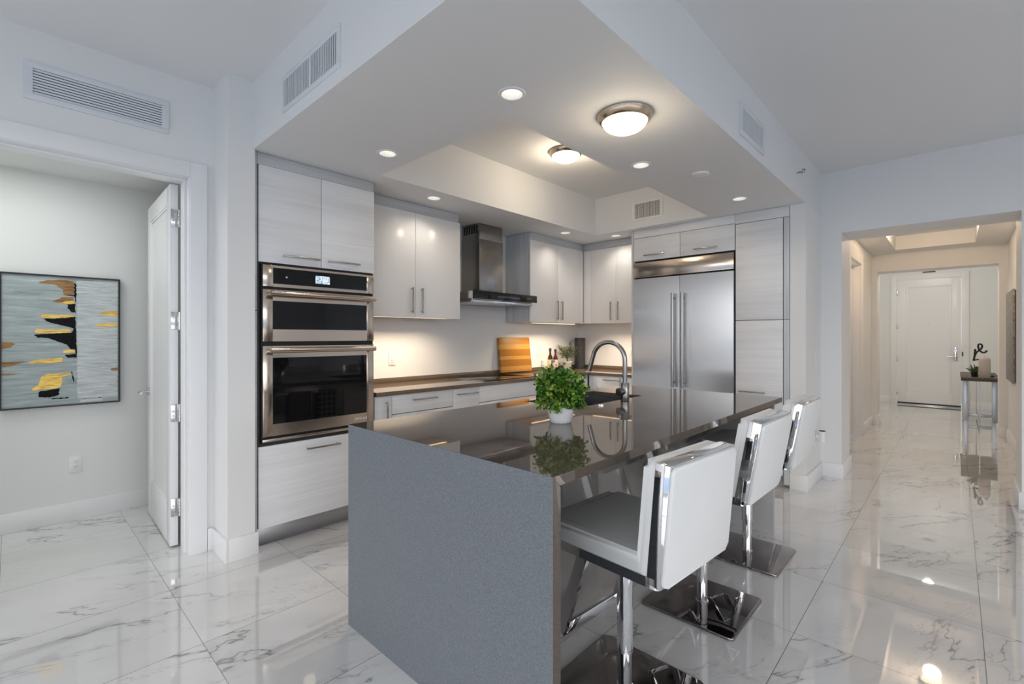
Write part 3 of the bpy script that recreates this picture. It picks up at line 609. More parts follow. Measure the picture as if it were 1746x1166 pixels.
for y0, y1, hy in ((2.8975, 3.240, 2.953), (2.567, 2.8945, 2.857)):
    d = boxes('door', 'gloss_white', t, [(4.851, 4.871, y0, y1, U0, U1)], .0012); bar_handle(d, (4.851, hy, 1.518), (4.851, hy, 1.725), (-.028, 0, 0))
o = strip_light('warm light strip under the corner cabinet beside the refrigerator', 4.90, 4.93, 2.65, 3.25, 1.496, 0.0)
bpy.data.objects.remove([c for c in o.children if c.type == 'LIGHT'][0])
lamp('AREA', (4.915, 2.95, 1.48), 4.0, (1, .80, .60), 'lamp', o, .008, None, None, .5, .55, 145)

# ------------------------------------------------------------------ range hood
t = thing('range_hood', 'stainless chimney range hood with black glass front above the cooktop', 'range hood', (3.37, 3.5, 1.64))
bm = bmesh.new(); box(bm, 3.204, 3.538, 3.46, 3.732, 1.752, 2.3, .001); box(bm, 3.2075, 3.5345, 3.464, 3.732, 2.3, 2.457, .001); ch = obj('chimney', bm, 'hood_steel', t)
bm = bmesh.new()
for k in range(6): box(bm, 3.2064, 3.2077, 3.49 + k * .037, 3.512 + k * .037, 2.36, 2.44)
obj('vent_slots', bm, 'black_gap', ch)
bm = bmesh.new(); box(bm, 2.925, 3.815, 3.246, 3.732, 1.678, 1.748, .001); obj('canopy', bm, 'brushed_steel', t)
p = boxes('glass_front', 'black_glass', t, [(2.92, 3.82, 3.228, 3.2455, 1.676, 1.75)], .002)
text('lettering', 'JENN-AIR', .016, (3.70, 3.2274, 1.713), RY, 'handle_metal', p, .0003)
bm = bmesh.new(); box(bm, 2.95, 3.79, 3.27, 3.72, 1.646, 1.678, .003); obj('filter_tray', bm, 'brushed_steel', t)

# ------------------------------------------------------------------ base cabinets and counter
BY, ZK = 3.125, .9065
def base_unit(lab, x0, x1, parts, y=BY):
    t = thing('base_cabinet', lab, 'cabinet', ((x0 + x1) / 2, 3.4, 0))
    boxes('body', 'carcass_gap_shade', t, [(x0 + .001, x1 - .001, y + .022, 3.732, .10, .873)])
    boxes('toe_kick', 'toe_metal', t, [(x0 + .001, x1 - .001, 3.195, 3.205, 0, .099)])
    for kind, z0, z1, h in parts:
        d = boxes(kind, 'cabinet_laminate', t, [(x0 + .002, x1 - .002, y, y + .02, z0, z1)], .0012)
        if h == 'v': bar_handle(d, (x0 + .096, y, .60), (x0 + .096, y, .828), (0, -.028, 0))
        elif h: bar_handle(d, ((x0 + x1) / 2 - h, y, z1 - .048), ((x0 + x1) / 2 + h, y, z1 - .048), (0, -.028, 0))
base_unit('narrow pull-out base cabinet next to the wall oven', 1.840, 1.988, [('door', .102, .872, 'v')])
base_unit('base cabinet with a wide drawer left of the cooktop', 1.988, 2.590, [('drawer', .728, .872, .112), ('drawer', .42, .722, .112), ('drawer', .102, .415, .112)])
base_unit('base cabinet with a small drawer left of the cooktop front', 2.590, 2.893, [('drawer', .62, .872, .112), ('drawer', .102, .614, .112)])
base_unit('base cabinet below the cooktop with a plain false front', 2.893, 3.800, [('false_front', .728, .872, 0), ('drawer', .42, .722, .16), ('drawer', .102, .415, .16)])
base_unit('base cabinet in the corner right of the cooktop', 3.800, 4.612, [('drawer', .728, .872, 0), ('door', .102, .722, 0)])
t = thing('base_cabinet', 'base cabinet under the short counter beside the refrigerator', 'cabinet', (4.95, 2.85, 0))
boxes('body', 'carcass_gap_shade', t, [(4.652, 5.28, 2.562, 3.14, .10, .873)]); boxes('toe_kick', 'toe_metal', t, [(4.70, 4.71, 2.562, 3.14, 0, .099)])
boxes('filler', 'cabinet_laminate_upright', t, [(4.63, 4.65, 3.02, 3.12, .102, .872)], .001)
d = boxes('drawer', 'cabinet_laminate', t, [(4.63, 4.65, 2.566, 3.017, .728, .872)], .0012); bar_handle(d, (4.63, 2.69, .83), (4.63, 2.91, .83), (-.028, 0, 0))
boxes('door', 'cabinet_laminate', t, [(4.63, 4.65, 2.566, 3.017, .102, .724)], .0012)

t = thing('kitchen_worktop', 'dark brown quartz L-shaped counter along the back wall', 'countertop', (3.4, 3.4, .876))
bm = bmesh.new()
P = [(1.842, 3.098), (4.612, 3.098), (4.612, 2.562), (5.281, 2.562), (5.281, 3.732), (1.842, 3.732)]
lo = [bm.verts.new((x, y, .8765)) for x, y in P]; hi = [bm.verts.new((x, y, ZK)) for x, y in P]
bm.faces.new(lo[::-1]); bm.faces.new(hi)
for i in range(6): bm.faces.new((lo[i], lo[(i + 1) % 6], hi[(i + 1) % 6], hi[i]))
bmesh.ops.bevel(bm, geom=[e_ for e_ in bm.edges], offset=.002, segments=2, affect='EDGES')
obj('slab', bm, 'quartz_counter', t)
tag(boxes('trim_3', 'quartz_counter', None, [(1.842, 5.260, 3.714, 3.7325, ZK + .0005, ZK + .042), (5.262, 5.2815, 2.562, 3.7325, ZK + .0005, ZK + .042)], .001), 'low dark quartz upstand along the back of the counter', 'upstand', kind='structure')
t = thing('induction_cooktop', 'flat black glass cooktop set on the dark counter', 'cooktop', (3.37, 3.42, ZK))
boxes('glass', 'black_glass', t, [(2.992, 3.752, 3.165, 3.665, ZK + .0005, ZK + .006)], .001)
boxes('metal_edge', 'brushed_steel', t, [(2.982, 2.992, 3.163, 3.667, ZK + .0005, ZK + .0065), (3.752, 3.762, 3.163, 3.667, ZK + .0005, ZK + .0065)], .001)

# cutting board leaning on the wall
t = thing('cutting_board', 'striped wooden cutting board leaning against the backsplash', 'cutting board', (3.98, 3.655, ZK + .0065))
bm = bmesh.new(); box(bm, 3.975 - .256, 3.975 + .256, 3.655 - .018, 3.655 + .018, ZK + .007, ZK + .402, .004)
o = obj('cutting_board_slab', bm, 'board_wood', t); o.name = 'board'
t.rotation_euler = (math.radians(-7), 0, 0); t.location = (3.98, 3.668, ZK + .0095)

def bottle(lab, x, y, h, mname, r=.031):
    t = thing('oil_bottle', lab, 'bottle', (x, y, ZK), 'bottles on the corner counter')
    bm = bmesh.new(); lathe(bm, [(0, .0), (r * .9, 0), (r, .006), (r, h * .55), (r * .8, h * .64), (r * .42, h * .73), (r * .36, h * .90), (r * .44, h * .905), (r * .44, h * .93), (0, h * .93)], (x, y, ZK), 28); obj('glass', bm, 'bottle_glass', t)
    bm = bmesh.new(); lathe(bm, [(r * 1.012, h * .16), (r * 1.015, h * .17), (r * 1.015, h * .50), (r * 1.012, h * .51)], (x, y, ZK), 28); obj('label', bm, mname, t)
    bm = bmesh.new(); lathe(bm, [(r * .47, h * .87), (r * .47, h), (0, h)], (x, y, ZK), 20); obj('cap', bm, 'black_frame', t)
bottle('dark oil bottle with a yellow green label behind the leafy plant', 4.44, 3.545, .275, 'label_yellow')
bottle('dark oil bottle with a cream label next to the small tree pot', 4.56, 3.56, .262, 'label_cream')
for (x, y, h, mn, lab) in ((4.37, 3.60, .125, 'jar_white', 'small white jar left of the dark oil bottles'), (4.40, 3.47, .135, 'label_purple', 'small purple capped jar in front of the oil bottles')):
    t = thing('spice_jar', lab, 'jar', (x, y, ZK), 'jars on the corner counter')
    bm = bmesh.new(); lathe(bm, [(0, 0), (.024, 0), (.026, .004), (.026, h * .75), (.02, h * .8)], (x, y, ZK), 24); obj('body', bm, 'jar_white', t)
    bm = bmesh.new(); lathe(bm, [(.02, h * .79), (.022, h * .80), (.022, h), (0, h)], (x, y, ZK), 24); obj('lid', bm, mn, t)
bm = bmesh.new(); lathe(bm, [(0, 0), (.066, 0), (.070, .004), (.070, .396), (.066, .4), (.062, .396), (.060, .05), (0, .045)], (5.13, 3.60, ZK), 40)
tag(obj('vase', bm, 'dark_vase'), 'tall black textured cylinder vase in the counter corner', 'vase')

def leaf(bm, pos, direction, size, width=.6, cup=.15, nseg=6):
    d = direction.normalized(); a = d.cross(Vector((random.uniform(-1, 1), random.uniform(-1, 1), random.uniform(-1, 1)))).normalized(); n = d.cross(a)
    ring = [pos]
    for k in range(1, nseg * 2):
        u = k / (nseg * 2) * 2 * math.pi
        ring.append(pos + d * size * (.5 - .5 * math.cos(u)) + a * size * width * .5 * math.sin(u) * (1.0) + n * size * cup * abs(math.sin(u)))
    vs = [bm.verts.new(q) for q in ring]; c = bm.verts.new(pos + d * size * .55 - n * size * .02)
    for k in range(len(vs)): bm.faces.new((c, vs[k], vs[(k + 1) % len(vs)]))
# small tree in a stone pot
t = thing('potted_tree', 'small olive green tree in a pale stone pot on the corner counter', 'potted plant', (4.80, 3.56, ZK))
bm = bmesh.new(); lathe(bm, [(0, 0), (.043, 0), (.046, .004), (.058, .085), (.066, .087), (.067, .105), (.060, .106), (.055, .088), (0, .086)], (4.80, 3.56, ZK), 32); obj('pot', bm, 'stone_pot', t)
bm = bmesh.new(); bc = Vector((4.80, 3.56, ZK + .27)); tips = []
tube(bm, [(4.80, 3.56, ZK + .085), (4.802, 3.56, ZK + .13), (4.80, 3.56, ZK + .165)], [.009, .007, .006], 8)
for k in range(16):
    th = k * 2.4; el = random.uniform(.25, 1.45); L_ = random.uniform(.11, .205)
    tip = Vector((4.80 + L_ * math.cos(th) * math.cos(el), 3.56 + L_ * math.sin(th) * math.cos(el) * .8, ZK + .15 + L_ * math.sin(el)))
    base_ = Vector((4.80, 3.56, ZK + .15)); tube(bm, [base_, (base_ + tip) / 2 + Vector((0, 0, .01)), tip], [.004, .0028, .0015], 6); tips.append((base_, tip))
obj('trunk', bm, 'bark', t)
bm = bmesh.new()
for b_, tip in tips:
    for k in range(80):
        u = random.uniform(.35, 1.1); pos = b_.lerp(tip, u) + Vector([random.gauss(0, .015) for _ in range(3)])
        leaf(bm, pos, Vector([random.gauss(0, 1), random.gauss(0, 1), random.gauss(.5, 1)]), random.uniform(.012, .022), .45, .1, 3)
obj('foliage', bm, 'leaf_olive', t, smooth=0, fix=False)

# ------------------------------------------------------------------ refrigerator wall
FX = 4.60
t = thing('refrigerator', 'wide stainless double-door built-in refrigerator', 'refrigerator', (4.95, 2.016, 0))
boxes('body', 'black_gap', t, [(4.642, 5.25, 1.500, 2.532, 0, 2.125)])
p = boxes('top_grille', 'oven_steel', t, [(4.605, 4.64, 1.502, 2.530, 1.950, 2.108)], .003)
text('lettering', 'JENN-AIR', .020, (4.6045, 1.56, 1.985), RX, 'plate_plastic', p, .0004, 1.1)
def fridge_door(y0, y1, hy):
    bm = bmesh.new(); n = 14; vs = []
    for i in range(n + 1):
        u = i / n; y = y0 + u * (y1 - y0)
        vs.append((FX + .004 - .004 * (1 - (2 * u - 1) ** 2), y))
    f = [[bm.verts.new((x, y, z)) for x, y in vs] for z in [.10 + k * (1.935 - .10) / 10 for k in range(11)]]
    for A, B in zip(f, f[1:]):
        for i in range(n): bm.faces.new((A[i], A[i + 1], B[i + 1], B[i]))
    bk = [bm.verts.new((FX + .04, y, z)) for y, z in ((y0, .10), (y1, .10), (y1, 1.935), (y0, 1.935))]
    bm.faces.new(bk); bm.faces.new([v_ for v_ in f[0]] + [bk[1], bk[0]]); bm.faces.new([v_ for v_ in f[-1]][::-1] + [bk[3], bk[2]])
    bm.faces.new([r[0] for r in f] + [bk[3], bk[0]]); bm.faces.new([r[-1] for r in f][::-1] + [bk[1], bk[2]])
    p = obj('door', bm, 'fridge_steel', t, smooth=30)
    bm = bmesh.new(); tube(bm, [(4.545, hy, .81), (4.545, hy, 1.76)], .0155, 20)
    for z in (.86, 1.71): cyl(bm, (4.545, hy, z), (FX + .004, hy, z), .011)
    obj('handle', bm, 'faucet_steel', p)
fridge_door(2.0195, 2.530, 2.068); fridge_door(1.502, 2.0165, 1.970)
boxes('toe_grille', 'black_gap', t, [(4.66, 4.68, 1.502, 2.530, 0.001, .09)])
t = thing('fridge_top_cabinet', 'pale wood grain two-door cabinet above the refrigerator', 'cabinet', (4.95, 2.016, 2.13))
boxes('body', 'carcass_gap_shade', t, [(4.642, 5.28, 1.496, 2.536, 2.13, 2.457)])
boxes('fascia', 'cabinet_laminate', t, [(4.62, 4.6405, 1.496, 2.536, 2.376, 2.458)], .001)
for y0, y1, hy in ((2.022, 2.534, 2.295), (1.497, 2.017, 1.763)):
    d = boxes('door', 'cabinet_laminate', t, [(4.62, 4.64, y0, y1, 2.128, 2.372)], .0012); bar_handle(d, (4.62, hy - .108, 2.180), (4.62, hy + .108, 2.180), (-.028, 0, 0))
tag(boxes('cabinet_end_panel', 'cabinet_laminate_upright', None, [(4.617, 5.28, 2.5375, 2.5605, 0, 2.458)], .001), 'tall thin grey panel between refrigerator and corner cabinets', 'cabinet panel')
t = thing('pantry_cabinet', 'tall pale wood grain pantry cabinet right of the refrigerator', 'cabinet', (4.95, 1.29, 0))
boxes('body', 'carcass_gap_shade', t, [(4.642, 5.28, 1.052, 1.4935, .10, 2.457)])
boxes('fascia', 'cabinet_laminate', t, [(4.62, 4.6405, 1.0505, 1.4935, 2.366, 2.458)], .001)
boxes('filler', 'cabinet_laminate_upright', t, [(4.624, 4.6405, 1.0505, 1.092, .03, 1.468), (4.624, 4.6405, 1.0505, 1.092, 1.472, 2.362)], .001)
boxes('toe_kick', 'cabinet_laminate_grey', t, [(4.70, 4.715, 1.052, 1.493, 0, .099)])
boxes('door', 'cabinet_laminate', t, [(4.62, 4.64, 1.098, 1.489, 1.4725, 2.362)], .0012)
d = boxes('door', 'cabinet_laminate', t, [(4.62, 4.64, 1.098, 1.489, .102, 1.467)], .0012); bar_handle(d, (4.62, 1.24, .820), (4.62, 1.452, .820), (-.028, 0, 0))

# ------------------------------------------------------------------ island
ZI = .918; SK = (2.19, 2.952, 1.556, 1.953)
t = thing('island_worktop', 'polished grey quartz island top with waterfall end panel', 'countertop', (2.29, 1.44, 0))
bm = bmesh.new(); ring_slab(bm, (1.062, 3.512, .838, 2.030), SK, ZI - .031, ZI)
for v_ in bm.verts:
    if v_.co.x < 1.07 and v_.co.z < ZI - .02: v_.co.x = 1.0935
bmesh.ops.bevel(bm, geom=[e_ for e_ in bm.edges if e_.is_manifold and e_.calc_face_angle(0) > 1.2 and not (e_.verts[0].co.x < 1.07 and e_.verts[1].co.x < 1.07)], offset=.0012, segments=2, affect='EDGES')
obj('top_slab', bm, 'quartz_top', t)
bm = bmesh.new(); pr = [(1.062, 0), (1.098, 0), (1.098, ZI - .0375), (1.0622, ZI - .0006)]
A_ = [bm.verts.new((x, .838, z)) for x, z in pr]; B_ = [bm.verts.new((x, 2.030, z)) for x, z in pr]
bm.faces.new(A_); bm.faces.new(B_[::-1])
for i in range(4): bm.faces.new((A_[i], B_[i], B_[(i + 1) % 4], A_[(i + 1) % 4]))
wp = obj('waterfall_panel', bm, 'quartz_top', t); wp.data.materials.append(MATS['quartz_honed_daylit'])
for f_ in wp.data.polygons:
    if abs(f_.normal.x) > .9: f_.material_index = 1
t = thing('kitchen_island', 'glossy island cabinet with shade-darkened seating side under the quartz top', 'island', (2.29, 1.6, 0))
boxes('seating_side_panel', 'island_panel_shaded', t, [(1.0985, 3.474, 1.235, 1.253, 0, ZI - .032)])
boxes('end_panel', 'island_end_lit', t, [(3.475, 3.500, .880, 2.0, 0, ZI - .032)], .001)
boxes('body', 'cabinet_laminate_grey', t, [(1.0985, 2.10, 1.254, 1.975, .1, ZI - .032), (2.10, 3.474, 1.254, 1.975, .1, .60), (3.05, 3.474, 1.254, 1.975, .60, ZI - .032), (2.10, 3.05, 1.96, 1.975, .60, ZI - .032), (1.0985, 3.474, 1.30, 1.90, 0, .1)])
for x0, x1 in ((1.10, 1.50), (2.16, 2.60), (2.604, 3.04), (3.044, 3.473)):
    d = boxes('door', 'cabinet_laminate', t, [(x0, x1, 1.976, 1.995, .104, ZI - .036)], .0012); bar_handle(d, ((x0 + x1) / 2 - .11, 1.995, .84), ((x0 + x1) / 2 + .11, 1.995, .84), (0, .028, 0))
dw = boxes('dishwasher_front', 'brushed_steel', t, [(1.505, 2.155, 1.976, 1.998, .104, ZI - .036)], .0015)
bm = bmesh.new(); tube(bm, [(1.53, 2.05, .83), (2.13, 2.05, .83)], .011, 14)
for x in (1.55, 2.11): cyl(bm, (x, 1.998, .83), (x, 2.05, .83), .008)
obj('bar', bm, 'brushed_steel', dw)
def towel(lab, x0, x1, zb, mname):
    bm = bmesh.new(); n = 16; prof = [(2.0345, zb + .06), (2.0345, .83)] + [(2.05 - .0155 * math.cos(a), .83 + .0155 * math.sin(a)) for a in (.5, 1.0, 1.57, 2.1, 2.6)] + [(2.0655, .83), (2.0665, zb)]
    rows = [[bm.verts.new((x0 + (x1 - x0) * i / n, y + .002 * math.sin(i * 1.3) * (1 if y > 2.05 else 0), z)) for y, z in prof] for i in range(n + 1)]
    for A, B in zip(rows, rows[1:]):
        for k in range(len(prof) - 1): bm.faces.new((A[k], A[k + 1], B[k + 1], B[k]))
    r = bmesh.ops.solidify(bm, geom=bm.faces[:], thickness=.003)
    tag(obj('dish_towel', bm, mname), lab, 'towel', 'towels on the dishwasher bar')
towel('plain grey dish towel seen mirrored in the oven glass', 1.63, 1.82, .50, 'towel_grey')
towel('black and white plaid dish towel seen mirrored in the oven glass', 1.89, 2.06, .53, 'towel_plaid')

t = thing('undermount_sink', 'dark stainless undermount sink in the island top', 'sink', (2.57, 1.75, .68))
x0, x1, y0, y1 = SK; bm = bmesh.new()
box(bm, x0 - .012, x1 + .012, y0 - .012, y1 + .012, .66, .668); box(bm, x0 - .012, x0 - .001, y0 - .012, y1 + .012, .668, ZI - .032); box(bm, x1 + .001, x1 + .012, y0 - .012, y1 + .012, .668, ZI - .032)
box(bm, x0 - .001, x1 + .001, y0 - .012, y0 - .001, .668, ZI - .032); box(bm, x0 - .001, x1 + .001, y1 + .001, y1 + .012, .668, ZI - .032)
obj('bowl', bm, 'sink_steel', t)
bm = bmesh.new(); lathe(bm, [(0, .6695), (.045, .6695), (.055, .6685)], (2.57, 1.75, 0), 28); obj('drain', bm, 'chrome', t)
t = thing('faucet', 'dark steel gooseneck faucet beside the island sink', 'faucet', (2.627, 1.503, ZI))
fx, fy = 2.627, 1.503
bm = bmesh.new(); lathe(bm, [(0, 0), (.026, 0), (.027, .003), (.027, .112), (.025, .115), (0, .115)], (fx, fy, ZI), 32); obj('base', bm, 'faucet_steel', t)
bm = bmesh.new(); R_ = .112; yc = fy + R_; pts = [(fx, fy, ZI + .11), (fx, fy, ZI + .18), (fx, fy, ZI + .255)]
for k in range(1, 19):
    a = math.pi - k * math.radians(168) / 18; pts.append((fx - .018 * (1 - math.cos(math.pi - a)) * .5, yc + R_ * math.cos(a), ZI + .255 + R_ * math.sin(a)))
l_ = Vector(pts[-1]); dv = (l_ - Vector(pts[-2])).normalized(); pts.append(tuple(l_ + dv * .05)); pts.append(tuple(l_ + dv * .105))
tube(bm, pts, .0145, 20); obj('spout', bm, 'faucet_steel', t)
bm = bmesh.new(); cyl(bm, (fx, fy, ZI + .062), (fx - .052, fy + .016, ZI + .060), .024, n=28); obj('valve_knob', bm, 'faucet_steel', t)
bm = bmesh.new(); tube(bm, [(fx - .037, fy + .012, ZI + .075), (fx - .037, fy + .013, ZI + .155)], .0055, 12); obj('lever', bm, 'faucet_steel', t)
bm = bmesh.new(); lathe(bm, [(0, .0105), (.018, .0105), (.02, .009), (.021, .002), (.027, .001), (.027, 0)], (2.349, 1.501, ZI), 28); tag(obj('air_switch_button', bm, 'brushed_steel'), 'round metal disposal button on the island by the sink', 'button')

# leafy plant in a white pot
px, py = 1.775, 1.355
t = thing('potted_plant', 'bushy bright green plant in a white textured pot on the island', 'potted plant', (px, py, ZI))
bm = bmesh.new(); prof = [(0, 0), (.040, 0), (.044, .004)] + [(.044 + .016 * math.sin(k / 8 * math.pi * .55) , .004 + k * .0125) for k in range(1, 9)]
prof += [(.057, .108), (.053, .106), (.048, .08), (0, .078)]
prof = [(r * 1.08, z) for r, z in prof]; lathe(bm, prof, (px, py, ZI), 48)
for v_ in bm.verts:
    d_ = Vector((v_.co.x - px, v_.co.y - py, 0)); z_ = v_.co.z - ZI
    if d_.length > .042 and z_ < .104:
        a_ = math.atan2(d_.y, d_.x); d_.normalize(); v_.co += d_ * .0028 * math.sin(a_ * 12 + (round(z_ / .0125) % 2) * math.pi)
obj('pot', bm, 'white_ceramic', t)
bm = bmesh.new(); cc = Vector((px, py, ZI + .146)); stems = []
for k in range(60):
    u = 1 - 2 * (k + .5) / 60; th = k * 2.39996; r_ = math.sqrt(1 - u * u); d_ = Vector((r_ * math.cos(th), r_ * math.sin(th), max(u, -.5)))
    L_ = random.uniform(.085, .118); tip = cc + Vector((d_.x * L_, d_.y * L_, d_.z * L_ * .95)); b_ = Vector((px, py, ZI + .085)); stems.append((b_, tip, d_))
    tube(bm, [b_, b_.lerp(tip, .5) + Vector((0, 0, .015)), tip], [.0016, .0013, .001], 5)
obj('stems', bm, 'bark', t)
bm = bmesh.new()
for b_, tip, d_ in stems:
    for k in range(62):
        u = random.uniform(.45, 1.06); pos = b_.lerp(tip, u) + Vector([random.gauss(0, .012) for _ in range(3)])
        if pos.z < ZI + .06: continue
        leaf(bm, pos, d_ * .8 + Vector([random.gauss(0, .7) for _ in range(3)]), random.uniform(.012, .022), .95, .18, 4)
obj('foliage', bm, 'leaf_bright', t, smooth=0, fix=False)

# ------------------------------------------------------------------ bar stools
def rrect(bm, x0, x1, y0, y1, z0, z1, r, n=6, bev=0.):
    pts = []
    for cx_, cy_, a0 in ((x1 - r, y0 + r, -90), (x1 - r, y1 - r, 0), (x0 + r, y1 - r, 90), (x0 + r, y0 + r, 180)):
        for k in range(n + 1): a = math.radians(a0 + 90 * k / n); pts.append((cx_ + r * math.cos(a), cy_ + r * math.sin(a)))
    lo = [bm.verts.new((x, y, z0)) for x, y in pts]; hi = [bm.verts.new((x, y, z1)) for x, y in pts]
    fl_ = bm.faces.new(lo[::-1]); fh = bm.faces.new(hi)
    for i in range(len(pts)): bm.faces.new((lo[i], lo[(i + 1) % len(pts)], hi[(i + 1) % len(pts)], hi[i]))
    if bev:
        es = list(set(fh.edges)); bmesh.ops.bevel(bm, geom=es, offset=bev, segments=5, affect='EDGES', profile=.5)
def make_stool(lab, dz, H0, sw, lean):
    t = thing('bar_stool', lab, 'bar stool', (0, 0, 0), 'bar stools along the island')
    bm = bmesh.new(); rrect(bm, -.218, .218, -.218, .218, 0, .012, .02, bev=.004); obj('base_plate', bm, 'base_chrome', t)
    zb = .60 + dz
    bm = bmesh.new(); cyl(bm, (0, 0, .0125), (0, 0, .215 + dz), .0255, n=32); lathe(bm, [(.03, .0125), (.03, .017), (.0257, .02)], (0, 0, 0), 32); obj('column', bm, 'chrome', t)
    bm = bmesh.new(); cyl(bm, (0, 0, .20 + dz), (0, 0, zb - .001), .0295, n=32); lathe(bm, [(.0305, .197 + dz), (.0305, .205 + dz)], (0, 0, 0), 32); obj('sleeve', bm, 'chrome', t)
    bm = bmesh.new(); w = .022
    for s_ in (-1, 1):
        x = s_ * .183
        a, b = Vector((x, .045, zb)), Vector((x, .158, (.272 + dz))); d = (b - a).normalized(); n_ = Vector((0, d.z, -d.y))
        for q in ((a, b),):
            v0 = [q[0] + n_ * w * i + Vector((j * .010, 0, 0)) for i, j in ((-1, -1), (1, -1), (1, 1), (-1, 1))]; v1 = [q[1] + n_ * w * i + Vector((j * .010, 0, 0)) for i, j in ((-1, -1), (1, -1), (1, 1), (-1, 1))]
            A = [bm.verts.new(p_) for p_ in v0]; B = [bm.verts.new(p_) for p_ in v1]
            bm.faces.new(A); bm.faces.new(B)
            for i in range(4): bm.faces.new((A[i], A[(i + 1) % 4], B[(i + 1) % 4], B[i]))
    box(bm, -.193, .193, .150, .172, .248 + dz, .288 + dz, .003)
    obj('footrest', bm, 'chrome', t)
    bm = bmesh.new(); tube(bm, [(-.05, .03, zb - .002), (-.10, .055, zb - .03), (-.165, .09, zb - .075)], .006, 10); obj('height_lever', bm, 'chrome', t)
    sf = bmesh.new(); rrect(sf, -.222, .222, -.268, .213, zb, zb + .032, .012); obj('seat_frame', sf, 'chrome', t)
    bm = bmesh.new(); rrect(bm, -.220, .220, -.226, .215, zb + .0325, zb + .098, .03, bev=.034)
    bmesh.ops.subdivide_edges(bm, edges=[], cuts=1); obj('seat_cushion', bm, 'seat_leather', t, smooth=60)
    # backrest: a chrome band framing a front cushion and a rear pad, leaning back
    bk = thing('backrest_pivot', '', '', (0, 0, 0)); bpy.data.objects.remove(bk)
    M = Matrix.Translation((0, -.247, zb + .008)) @ Matrix.Rotation(math.radians(lean), 4, 'X')
    H_ = H0
    def put(bm, name, mt, sm=40): bmesh.ops.transform(bm, matrix=M, verts=bm.verts); return obj(name, bm, mt, t, sm)
    bm = bmesh.new(); w = .222; y0, y1 = -.030, .020
    box(bm, -w, -w + .012, y0, y1, 0, H_, .002); box(bm, w - .012, w, y0, y1, 0, H_, .002); box(bm, -w + .012, w - .012, y0, y1, H_ - .012, H_, .002); box(bm, -w + .012, w - .012, y0, y1, 0, .012, .002)
    put(bm, 'back_frame', 'chrome')
    def cushion(yback, yfront, nm, sgn):
        bm = bmesh.new(); rrect(bm, -w + .003, w - .003, -.0 + .004, H_ - .004, 0, abs(yfront - yback), .02, bev=abs(yfront - yback) * .72)
        # local (x, y=height, z=thickness) -> back coordinates
        R = Matrix(((1, 0, 0, 0), (0, 0, sgn, yback), (0, 1, 0, 0), (0, 0, 0, 1)))
        bmesh.ops.transform(bm, matrix=R, verts=bm.verts); put(bm, nm, 'white_leather', 60)
    cushion(.0203, .060, 'back_cushion', 1); cushion(-.0303, -.042, 'rear_pad', -1)
    boxes_ = bmesh.new(); box(boxes_, -w + .0125, w - .0125, -.02, .015, .0125, H_ - .0125); put(boxes_, 'back_core', 'white_leather')
    for ch in t.children:
        if ch.name.split('.')[0] not in ('base_plate', 'column'): ch.rotation_euler = (0, 0, math.radians(sw))
    return t
for lab, x, y, rz, dz, H0, sw, lean in (('white bar stool nearest the camera at the island waterfall end', 1.582, .905, 0, -.052, .382, -4.5, 5), ('white bar stool in the middle of the island row', 2.352, .917, 0, 0, .36, -1, 10), ('white bar stool farthest along the island by the right pier', 3.092, .93, 0, 0, .362, 0, 10.5)):
    s_ = make_stool(lab, dz, H0, sw, lean); s_.location = (x, y, 0); s_.rotation_euler = (0, 0, math.radians(rz))

